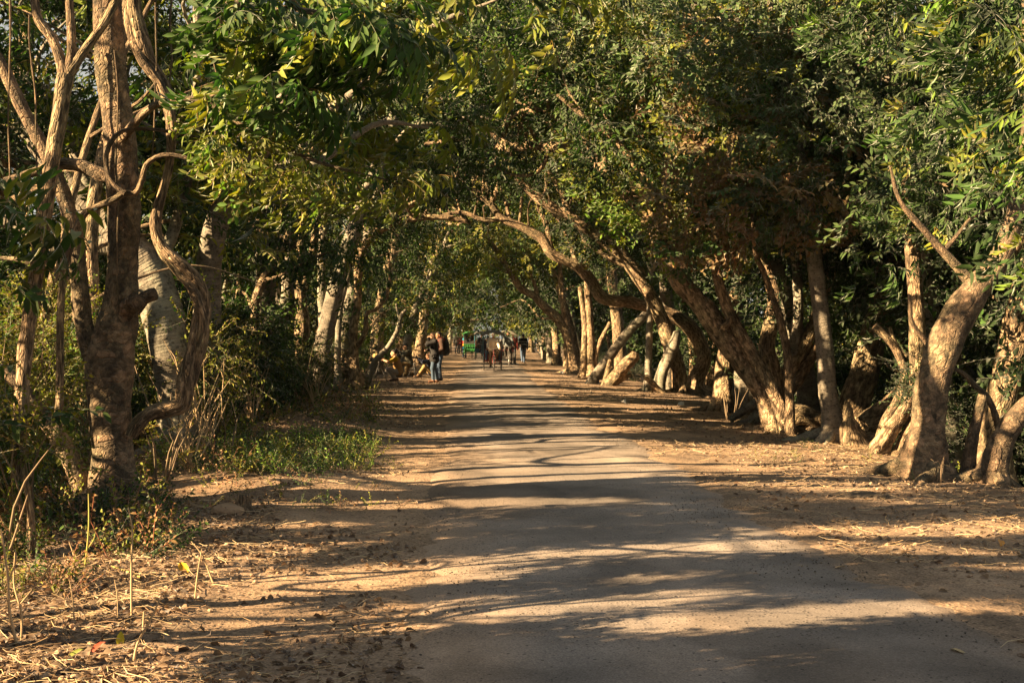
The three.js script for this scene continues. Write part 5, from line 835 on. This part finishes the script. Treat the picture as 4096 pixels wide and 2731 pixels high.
function tripod(label, p, h, spread, yaw = 0) {
  const t = thing('tripod', label, 'tripod', p); t.rotation.y = yaw;
  for (let i = 0; i < 3; i++) { const a = i * 2.0944 + 0.4, e = V(Math.cos(a) * spread, 0, Math.sin(a) * spread), tp = V(Math.cos(a) * 0.035, h - 0.06, Math.sin(a) * 0.035), m = tp.clone().lerp(e, 0.5); const lg = part('leg', tube([[tp, 0.016], [m, 0.015], [e, 0.01]], { seg: 8, step: 0.1, lump: 0 }), BLACK, t); part('leg_clamp', new THREE.CylinderGeometry(0.021, 0.021, 0.04, 10).translate(m.x, m.y, m.z), BLACK, lg); }
  part('centre_column', new THREE.CylinderGeometry(0.016, 0.016, 0.3, 10).translate(0, h - 0.12, 0), BLACK, t); part('pan_head', mergeGeometries([new THREE.CylinderGeometry(0.035, 0.04, 0.07, 12).translate(0, h + 0.05, 0), new THREE.CylinderGeometry(0.05, 0.05, 0.015, 12).translate(0, h - 0.03, 0), box(0.08, 0.015, 0.06, 0.004).translate(0, h + 0.09, 0)].map((g) => { g = g.index ? g.toNonIndexed() : g; return g; })), BLACK, t); return t;
}
const stand = (u, d) => { const p = at(u, 1400, d); return V(p.x, Math.abs(p.x - roadCentre(d)) < ROAD_HALF - 0.1 ? 0.03 : ground(p.x, -d), -d); };
const DENIM = [0.05, 0.085, 0.15], KHAKI = [0.28, 0.19, 0.08];
const LEFT = -Math.PI / 2;
const bald = person('bald man in long black coat standing with a hand at his mouth', stand(1737, 43.8), LEFT + 0.25, { skin: 'pale', top: [0.012, 0.012, 0.014], topName: 'coat', hem: 0.16, bulk: 0.03, collar: true, legs: [0.04, 0.07, 0.115], shoes: [0.2, 0.09, 0.045], wL: [0.02, 1.50, 0.2], handL: 'grip', wR: [0.0, 1.12, 0.24], ebR: [-0.6, -0.3, -0.6], ebL: [0.8, -1, 0.2], thL: [-0.3, 1, 0], glasses: true, nod: 0.04, tilt: 0.12, aL: [0.11, 0.08, 0.06], aR: [-0.1, 0.08, -0.1], size: 1.02, hair: null });
const packer = person('dark haired man in jeans standing close behind the bald man', stand(1757, 45.6), LEFT + 0.55, { skin: 'brown', top: [0.05, 0.026, 0.018], collar: true, legs: DENIM, hair: [0.01, 0.009, 0.008], shoes: [0.03, 0.03, 0.035], size: 1.03, wL: [0.16, 1.0, 0.22], wR: [-0.18, 1.0, 0.2] });
{ const p = spot(packer, [0, 1.2, -0.235]), t = thing('backpack', 'black backpack with red side panel worn by the man in jeans', 'backpack', p); t.rotation.y = LEFT + 0.55;
  part('pack', blob([[V(0, -0.2, 0), V(0, 0.2, 0.02), 0.15, 0.13], [V(0.06, -0.18, -0.03), V(0.05, 0.1, -0.03), 0.12, 0.1], [V(-0.06, -0.18, -0.03), V(-0.05, 0.1, -0.03), 0.12, 0.1]], 0.016, 0.06), mat(0.02, 0.018, 0.02, 0.8), t);
  part('side_panel', blob([[V(0.03, -0.17, -0.12), V(0.03, -0.02, -0.12), 0.075, 0.04], [V(0.1, -0.15, -0.04), V(0.1, 0.0, -0.06), 0.075, 0.05], [V(-0.1, -0.15, -0.04), V(-0.1, 0.0, -0.06), 0.075, 0.05]], 0.012, 0.03), mat(0.32, 0.02, 0.015, 0.7), t);
  for (const k of [-1, 1]) part('strap', tube([[V(k * 0.1, 0.22, 0.05), 0.02], [V(k * 0.12, 0.32, 0.2), 0.02], [V(k * 0.13, 0.2, 0.36), 0.02], [V(k * 0.14, 0, 0.36), 0.016], [V(k * 0.13, -0.16, 0.2), 0.014], [V(k * 0.1, -0.2, 0.05), 0.014]], { seg: 7, step: 0.05, lump: 0 }), mat(0.16, 0.02, 0.02, 0.8), t); }
{ const p = spot(bald, [0.2, 0.93, 0.06]), t = photoCamera('camera hanging at the hip of the bald man', p, LEFT + 1.6, 0.1, 0.9); part('strap', tube([[V(0.07, 0.04, 0), 0.007], [V(0.02, 0.3, -0.1), 0.007], [V(-0.02, 0.52, -0.2), 0.007]], { seg: 5, step: 0.06, lump: 0 }), BLACK, t); }
const squat = person('man in yellow shirt and tan vest squatting behind a tripod camera', stand(1586, 44.2), LEFT + 0.15, { skin: 'tan', top: [0.42, 0.26, 0.015], topName: 'shirt', sleeve: 0.42, vest: [0.27, 0.16, 0.06], legs: [0.24, 0.22, 0.21], hair: [0.012, 0.01, 0.008], shoes: [0.05, 0.03, 0.025], pelvis: [0, 0.34, -0.08], lean: 0.24, aL: [0.12, 0.08, 0.08], aR: [-0.12, 0.08, 0.0], wL: [0.05, 0.74, 0.47], wR: [-0.06, 0.76, 0.44], handL: 'grip', handR: 'grip', ebL: [0.8, -0.8, 0], ebR: [-0.8, -0.8, 0], kbL: [0.3, 0.5, 1], kbR: [-0.3, 0.5, 1], nod: 0.05 });
{ const p = spot(squat, [0, 0, 0.62]); p.y = ground(p.x, p.z); tripod('tripod carrying the long lens before the squatting man', p, 0.62, 0.3, 0.3); const c = spot(squat, [0, 0.84, 0.62]); photoCamera('camera with long lens on the tripod of the squatting man', V(c.x, p.y + 0.78, c.z), LEFT + 0.15, 0.3);
  const m = thing('fluffy_microphone', 'tan furry microphone on top of the tripod camera', 'microphone', V(c.x - 0.1, p.y + 0.9, c.z)); const g = new THREE.IcosahedronGeometry(0.09, 4), a = g.attributes.position; for (let i = 0; i < a.count; i++) { const k = 1 + 0.14 * noise(a.getX(i) * 90, a.getY(i) * 90, a.getZ(i) * 90); a.setXYZ(i, a.getX(i) * k * 1.35, a.getY(i) * k, a.getZ(i) * k); } g.computeVertexNormals(); part('wind_muff', g, mat(0.35, 0.24, 0.10, 1), m); part('mount', new THREE.CylinderGeometry(0.012, 0.012, 0.1, 8).translate(0.03, -0.08, 0), BLACK, m); }
const kneel = person('kneeling man in dark camouflage jacket with sunglasses on his head', stand(1627, 48.6), LEFT + 0.45, { skin: 'pale', top: [0.035, 0.035, 0.025], bulk: 0.03, collar: true, legs: [0.15, 0.11, 0.055], hair: [0.01, 0.01, 0.01], shades: true, shoes: [0.04, 0.035, 0.03], pelvis: [0, 0.52, -0.1], lean: 0.2, aL: [0.12, 0.08, 0.32], aR: [-0.12, 0.1, -0.42], toeR: [0, -0.06, 0.12], kbL: [0.1, 0.6, 1], kbR: [-0.2, -0.1, 1], wL: [0.06, 0.98, 0.34], wR: [-0.06, 0.98, 0.34], handL: 'grip', handR: 'grip', ebL: [0.8, -0.8, 0], ebR: [-0.8, -0.8, 0], nod: 0.06, tilt: 0.2 });
photoCamera('camera held by the kneeling man in camouflage', spot(kneel, [0, 1.03, 0.44]), LEFT + 0.45, 0.12);
{ const p = stand(1657, 46.5); tripod('empty low tripod between the kneeling man and the bald man', p, 0.5, 0.34, 1.1); }
const sit = person('crouching man in khaki trousers half hidden behind the bald man', stand(1712, 48.5), LEFT + 0.25, { skin: 'brown', top: [0.02, 0.025, 0.05], bulk: 0.028, legs: KHAKI, hair: [0.01, 0.01, 0.01], shoes: [0.12, 0.07, 0.04], pelvis: [0, 0.2, -0.15], lean: 0.2, aL: [0.14, 0.09, 0.42], aR: [-0.16, 0.09, 0.3], kbL: [0.2, 1, 0.6], kbR: [-0.9, 0.3, 0.5], wL: [0.05, 0.72, 0.36], wR: [-0.05, 0.72, 0.36], handL: 'grip', handR: 'grip', ebL: [0.8, -0.6, 0], ebR: [-0.8, -0.6, 0] });
photoCamera('camera held by the crouching man in khaki', spot(sit, [0, 0.78, 0.46]), LEFT + 0.25, 0.14);
const olive = person('far person in olive jacket raising a camera beside the marker stone', stand(1663, 70), LEFT + 0.2, { skin: 'brown', top: [0.11, 0.085, 0.02], bulk: 0.03, hem: 0.12, legs: [0.06, 0.05, 0.035], hair: [0.01, 0.01, 0.01], wL: [0.06, 1.48, 0.24], wR: [-0.05, 1.48, 0.24], handL: 'grip', handR: 'grip', ebL: [0.8, -0.8, 0], ebR: [-0.8, -0.8, 0], cell: 0.02 });
person('far dark clothed walker on the left edge of the road', stand(1826, 108), 0.2, { skin: 'dark', top: [0.03, 0.03, 0.03], legs: [0.03, 0.03, 0.035], hair: [0.01, 0.01, 0.01], cell: 0.022 });
person('far walker in dark red top beside the dark clothed one', stand(1842, 106), -0.2, { skin: 'brown', top: [0.16, 0.025, 0.025], legs: [0.08, 0.075, 0.07], hair: [0.01, 0.01, 0.01], cell: 0.022, size: 0.94 });
person('man in striped dark sweater and jeans walking on the right verge', stand(2093, 73), Math.PI + 0.15, { skin: 'brown', top: [0.012, 0.013, 0.018], topName: 'sweater', stripes: [[1.27, 0.022, [0.5, 0.46, 0.4]], [1.12, 0.022, [0.45, 0.42, 0.38]]], legs: DENIM, hair: [0.01, 0.009, 0.008], aL: [0.09, 0.12, -0.2], aR: [-0.09, 0.08, 0.2], wL: [0.25, 0.92, 0.12], wR: [-0.25, 0.88, -0.05] });
{ const p = stand(1666, 66), g = new THREE.CylinderGeometry(0.075, 0.12, 0.82, 8, 6); g.translate(0, 0.4, 0); const a = g.attributes.position; for (let i = 0; i < a.count; i++) { const y = a.getY(i), k = (1 + 0.1 * noise(a.getX(i) * 9, y * 7, a.getZ(i) * 9)) * (y > 0.75 ? 0.55 : 1); a.setX(i, a.getX(i) * k); a.setZ(i, a.getZ(i) * k); } g.computeVertexNormals(); const t = thing('marker_stone', 'white painted marker stone beside the left verge', 'stone', p); part('stone', g, mat(0.72, 0.68, 0.64, 0.85), t); part('plinth', new THREE.CylinderGeometry(0.17, 0.22, 0.12, 8).translate(0, 0.03, 0), mat(0.4, 0.34, 0.28, 0.9), t); }

// ---------------------------------------------------------------- cycle rickshaws
function bar(pts, r, name, m, t, seg = 8) { return part(name, tube(pts.map((p) => [A3(p), r]), { seg, step: 0.12, lump: 0 }), m, t); }
const CHROME = mat(0.4, 0.38, 0.36, 0.35, { metalness: 0.8 }), RUBBER = mat(0.02, 0.02, 0.02, 0.8);
const wheelGeo = (() => { const sp = []; for (let i = 0; i < 20; i++) { const a = i / 20 * 6.2832; sp.push(new THREE.CylinderGeometry(0.0022, 0.0022, 0.31, 4).translate(0, 0.155, 0).rotateZ(a)); } return { tyre: new THREE.TorusGeometry(0.335, 0.02, 8, 36).rotateY(Math.PI / 2), rim: new THREE.TorusGeometry(0.312, 0.011, 6, 36).rotateY(Math.PI / 2), spokes: mergeGeometries(sp).rotateY(Math.PI / 2), hub: new THREE.CylinderGeometry(0.024, 0.024, 0.1, 10).rotateZ(Math.PI / 2) }; })();
function rickshaw(label, place, yaw, c) {   // faces +z
  const t = thing('cycle_rickshaw', label, 'rickshaw', place); t.rotation.y = yaw;
  const F = mat(...c.frame, 0.5), S = mat(...c.seat, 0.7), C = mat(...c.canopy, 0.85, { side: THREE.DoubleSide });
  for (const [x, z] of [[0, 1.12], [0.4, -0.72], [-0.4, -0.72]]) { const w = new THREE.Group(); w.name = 'wheel'; w.position.set(x, 0.355, z); t.add(w); part('tyre', wheelGeo.tyre, RUBBER, w); part('rim', wheelGeo.rim, CHROME, w); part('spokes', wheelGeo.spokes, CHROME, w).userData.kind = 'stuff'; part('hub', wheelGeo.hub, CHROME, w); }
  bar([[0, 0.98, 0.86], [0, 0.72, 0.95], [0.0, 0.72, 0.95]], 0.018, 'head_tube', F, t); for (const k of [-1, 1]) bar([[0, 0.72, 0.95], [k * 0.055, 0.68, 0.98], [k * 0.055, 0.36, 1.12]], 0.012, 'fork_blade', F, t);
  bar([[-0.3, 1.02, 0.7], [-0.22, 1.04, 0.84], [0, 0.99, 0.86], [0.22, 1.04, 0.84], [0.3, 1.02, 0.7]], 0.013, 'handlebar', CHROME, t); bar([[0, 0.82, 0.92], [0, 0.55, 0.55], [0, 0.36, 0.28]], 0.018, 'down_tube', F, t); bar([[0, 0.9, 0.89], [0, 0.86, 0.5], [0, 0.84, 0.3]], 0.016, 'top_tube', F, t); bar([[0, 0.36, 0.28], [0, 0.7, 0.26], [0, 0.92, 0.24]], 0.017, 'seat_tube', F, t); for (const k of [-1, 1]) bar([[0, 0.36, 0.28], [k * 0.2, 0.37, -0.2], [k * 0.24, 0.38, -0.72]], 0.016, 'chain_stay', F, t);
  bar([[-0.4, 0.355, -0.72], [0, 0.355, -0.72], [0.4, 0.355, -0.72]], 0.018, 'axle', CHROME, t); part('saddle', blob([[V(0, 0.94, 0.36), V(0, 0.95, 0.2), 0.035, 0.075], [V(0.05, 0.95, 0.16), V(-0.05, 0.95, 0.16), 0.05, 0.05]], 0.012, 0.04), RUBBER, t);
  const cr = part('chainring', new THREE.TorusGeometry(0.09, 0.008, 6, 24).rotateY(Math.PI / 2).translate(0.045, 0.36, 0.28), CHROME, t); for (const k of [-1, 1]) { bar([[k * 0.07, 0.36, 0.28], [k * 0.075, 0.36 - k * 0.085, 0.28], [k * 0.08, 0.36 - k * 0.17, 0.28]], 0.01, 'crank', CHROME, cr, 6); part('pedal', box(0.09, 0.025, 0.07, 0.006).translate(k * 0.125, 0.36 - k * 0.17, 0.28), RUBBER, cr); }
  part('footboard', box(0.78, 0.03, 0.5, 0.008).translate(0, 0.44, -0.2), F, t); part('seat_box', box(0.78, 0.3, 0.42, 0.015).translate(0, 0.6, -0.66), F, t); part('seat_cushion', box(0.76, 0.09, 0.44, 0.03).translate(0, 0.79, -0.64), S, t); part('backrest', box(0.76, 0.42, 0.07, 0.03).rotateX(-0.15).translate(0, 1.05, -0.9), S, t);
  for (const k of [-1, 1]) { bar([[k * 0.4, 0.46, -0.42], [k * 0.42, 0.9, -0.42], [k * 0.42, 1.0, -0.6], [k * 0.42, 1.0, -0.9]], 0.014, 'armrest', F, t); for (const z of [-0.02, -0.98]) bar([[k * 0.41, 0.45, z === -0.02 ? -0.1 : -0.9], [k * 0.44, 1.1, z], [k * 0.44, 1.68, z]], 0.014, 'canopy_post', mat(...c.post, 0.5), t); const mg = new THREE.TorusGeometry(0.39, 0.03, 5, 18, 2.6).rotateY(Math.PI / 2); mg.rotateX(-0.25); part('mudguard', mg.translate(k * 0.4, 0.355, -0.72), F, t); }
  const g = new THREE.PlaneGeometry(1.06, 1.3, 16, 12); g.rotateX(-Math.PI / 2); const a = g.attributes.position; for (let i = 0; i < a.count; i++) { const x = a.getX(i), z = a.getZ(i); a.setXYZ(i, x, 1.86 - 0.16 * Math.pow(Math.abs(x) / 0.53, 2.4) - 0.09 * Math.pow(Math.abs(z) / 0.65, 3) + 0.012 * noise(x * 5, z * 5), z - 0.5); } g.computeVertexNormals(); const can = part('canopy', g, C, t);
  const fr = new THREE.PlaneGeometry(1.06, 0.1, 24, 1), b = fr.attributes.position; for (let i = 0; i < b.count; i++) { const x = b.getX(i), y = b.getY(i) - 0.05; b.setXYZ(i, x, 1.77 - 0.16 * Math.pow(Math.abs(x) / 0.53, 2.4) + y * (0.8 + 0.4 * noise(x * 12, 3)), 0.155); } fr.computeVertexNormals(); part('fringe', fr, C, can);
  if (c.back) part('back_panel', new THREE.PlaneGeometry(0.84, 0.62, 6, 6).rotateY(Math.PI).translate(0, 1.3, -1.0), mat(...c.back, 0.9, { side: THREE.DoubleSide }), t);
  if (c.rear) { bar([[-0.42, 0.98, -1.0], [0, 0.98, -1.02], [0.42, 0.98, -1.0]], 0.02, 'rear_rail', F, t); bar([[-0.42, 0.62, -1.0], [0, 0.62, -1.02], [0.42, 0.62, -1.0]], 0.02, 'rear_rail', F, t); for (let i = 0; i < 5; i++) bar([[-0.32 + i * 0.16, 0.62, -1.0], [-0.32 + i * 0.16, 0.8, -1.01], [-0.32 + i * 0.16, 0.98, -1.0]], 0.012, 'rear_slat', F, t, 6); part('rear_panel', box(0.84, 0.16, 0.02, 0.006).translate(0, 0.88, -0.98), F, t); }
  if (c.flags) for (let i = 0; i < 4; i++) part('painted_plate', box(0.1, 0.14, 0.012, 0.004).translate(0.47, 0.75 + i * 0.19, -0.9), mat(...[[0.05, 0.3, 0.6], [0.6, 0.35, 0.03], [0.5, 0.04, 0.04], [0.05, 0.35, 0.6]][i], 0.6), t);
  t.updateMatrixWorld(true); return t;
}
const rider = (label, r, z, o) => { const p = spot(r, [o.x ?? 0, 0, z]); return person(label, p, r.rotation.y, { cell: 0.016, ...o }); };
const seatPose = (x = 0) => ({ x, pelvis: [0, 0.94, 0], lean: 0.02, aL: [0.1, 0.53, 0.42], aR: [-0.1, 0.53, 0.42], kbL: [0, 0.6, 1], kbR: [0, 0.6, 1], wL: [0.1, 0.99, 0.3], wR: [-0.1, 0.99, 0.3] });
const rick1 = rickshaw('nearest cycle rickshaw coming on, with grey canopy and red sides', stand(1972, 57), 0.03, { frame: [0.2, 0.03, 0.025], seat: [0.12, 0.03, 0.03], canopy: [0.17, 0.17, 0.15], post: [0.05, 0.15, 0.2] });
rider('rickshaw rider in cream shirt and pale head cloth, pedalling', rick1, 0.22, { skin: 'brown', top: [0.62, 0.53, 0.42], topName: 'shirt', bulk: 0.026, hem: 0.08, legs: [0.17, 0.115, 0.07], shoes: [0.05, 0.035, 0.025], cap: [0.6, 0.52, 0.46], pelvis: [0, 1.02, 0.0], lean: 0.28, nod: 0.08, tilt: 0.5, wL: [0.27, 1.06, 0.5], wR: [-0.27, 1.06, 0.5], handL: 'grip', handR: 'grip', aL: [0.12, 0.58, 0.1], aR: [-0.12, 0.25, 0.1], kbL: [0.3, 0.3, 1], kbR: [-0.25, 0.2, 1], size: 0.98 });
rider('passenger in dark jacket and jeans on the nearest rickshaw, left seat', rick1, -0.62, { ...seatPose(-0.21), skin: 'brown', top: [0.02, 0.022, 0.035], legs: DENIM, hair: [0.01, 0.01, 0.01], shoes: [0.28, 0.08, 0.04], size: 0.9 });
rider('passenger in grey vest on the nearest rickshaw, right seat', rick1, -0.62, { ...seatPose(0.21), skin: 'brown', top: [0.35, 0.31, 0.27], topName: 'shirt', vest: [0.04, 0.05, 0.05], legs: [0.07, 0.1, 0.14], hair: [0.01, 0.01, 0.01], shoes: [0.3, 0.25, 0.2], size: 0.88 });
const rick2 = rickshaw('cycle rickshaw behind the nearest one, its canopy jutting out right', stand(2030, 67), 0.06, { frame: [0.05, 0.045, 0.04], seat: [0.14, 0.04, 0.04], canopy: [0.2, 0.19, 0.15], post: [0.05, 0.05, 0.05] });
rider('rider in grey jacket and pale scarf on the second rickshaw', rick2, 0.22, { skin: 'brown', top: [0.09, 0.105, 0.11], collar: true, bulk: 0.028, legs: [0.05, 0.045, 0.04], hair: [0.01, 0.01, 0.01], pelvis: [0, 1.02, 0], lean: 0.16, wL: [0.27, 1.06, 0.5], wR: [-0.27, 1.06, 0.5], handL: 'grip', handR: 'grip', aL: [0.12, 0.25, 0.1], aR: [-0.12, 0.58, 0.1], kbL: [0.2, 0.2, 1], kbR: [-0.2, 0.3, 1] });
person('man in red sweater and jeans walking beside the second rickshaw', stand(2052, 69.5), 0.1, { skin: 'brown', top: [0.2, 0.03, 0.025], topName: 'sweater', legs: DENIM, hair: [0.01, 0.01, 0.01], aL: [0.09, 0.08, 0.15], aR: [-0.09, 0.1, -0.15], cell: 0.016 });
const rick3 = rickshaw('green cycle rickshaw seen from behind on the left of the road', stand(1884, 86), Math.PI - 0.05, { frame: [0.02, 0.15, 0.03], seat: [0.03, 0.03, 0.03], canopy: [0.025, 0.17, 0.035], post: [0.02, 0.18, 0.1], back: [0.02, 0.02, 0.02], rear: true, flags: true });
person('person in red and blue standing left of the green rickshaw', stand(1857, 88), 0.4, { skin: 'brown', top: [0.32, 0.035, 0.03], legs: [0.06, 0.1, 0.2], hair: [0.01, 0.01, 0.01], cell: 0.02, size: 0.95 });
const rick4 = rickshaw('cycle rickshaw with blue posts between the green one and the nearest', stand(1926, 82), 0.02, { frame: [0.05, 0.12, 0.2], seat: [0.1, 0.05, 0.03], canopy: [0.09, 0.09, 0.085], post: [0.05, 0.25, 0.35], flags: true });
rider('passenger in yellow top on the rickshaw with blue posts', rick4, -0.62, { ...seatPose(0.12), skin: 'brown', top: [0.5, 0.3, 0.02], topName: 'shirt', legs: [0.05, 0.08, 0.14], hair: [0.01, 0.01, 0.01], size: 0.9, cell: 0.02 });
rider('rider in dark clothes on the rickshaw with blue posts', rick4, 0.22, { skin: 'brown', top: [0.04, 0.04, 0.05], legs: [0.06, 0.05, 0.045], hair: [0.01, 0.01, 0.01], pelvis: [0, 1.02, 0], lean: 0.2, wL: [0.27, 1.06, 0.5], wR: [-0.27, 1.06, 0.5], handL: 'grip', handR: 'grip', aL: [0.12, 0.25, 0.1], aR: [-0.12, 0.58, 0.1], size: 0.96, cell: 0.02 });
// thin haze down the avenue
scene.fog = new THREE.FogExp2(0xb4d2e0, 0.0001);
console.log('sprays', sprayCount);
renderer.render(scene, camera);
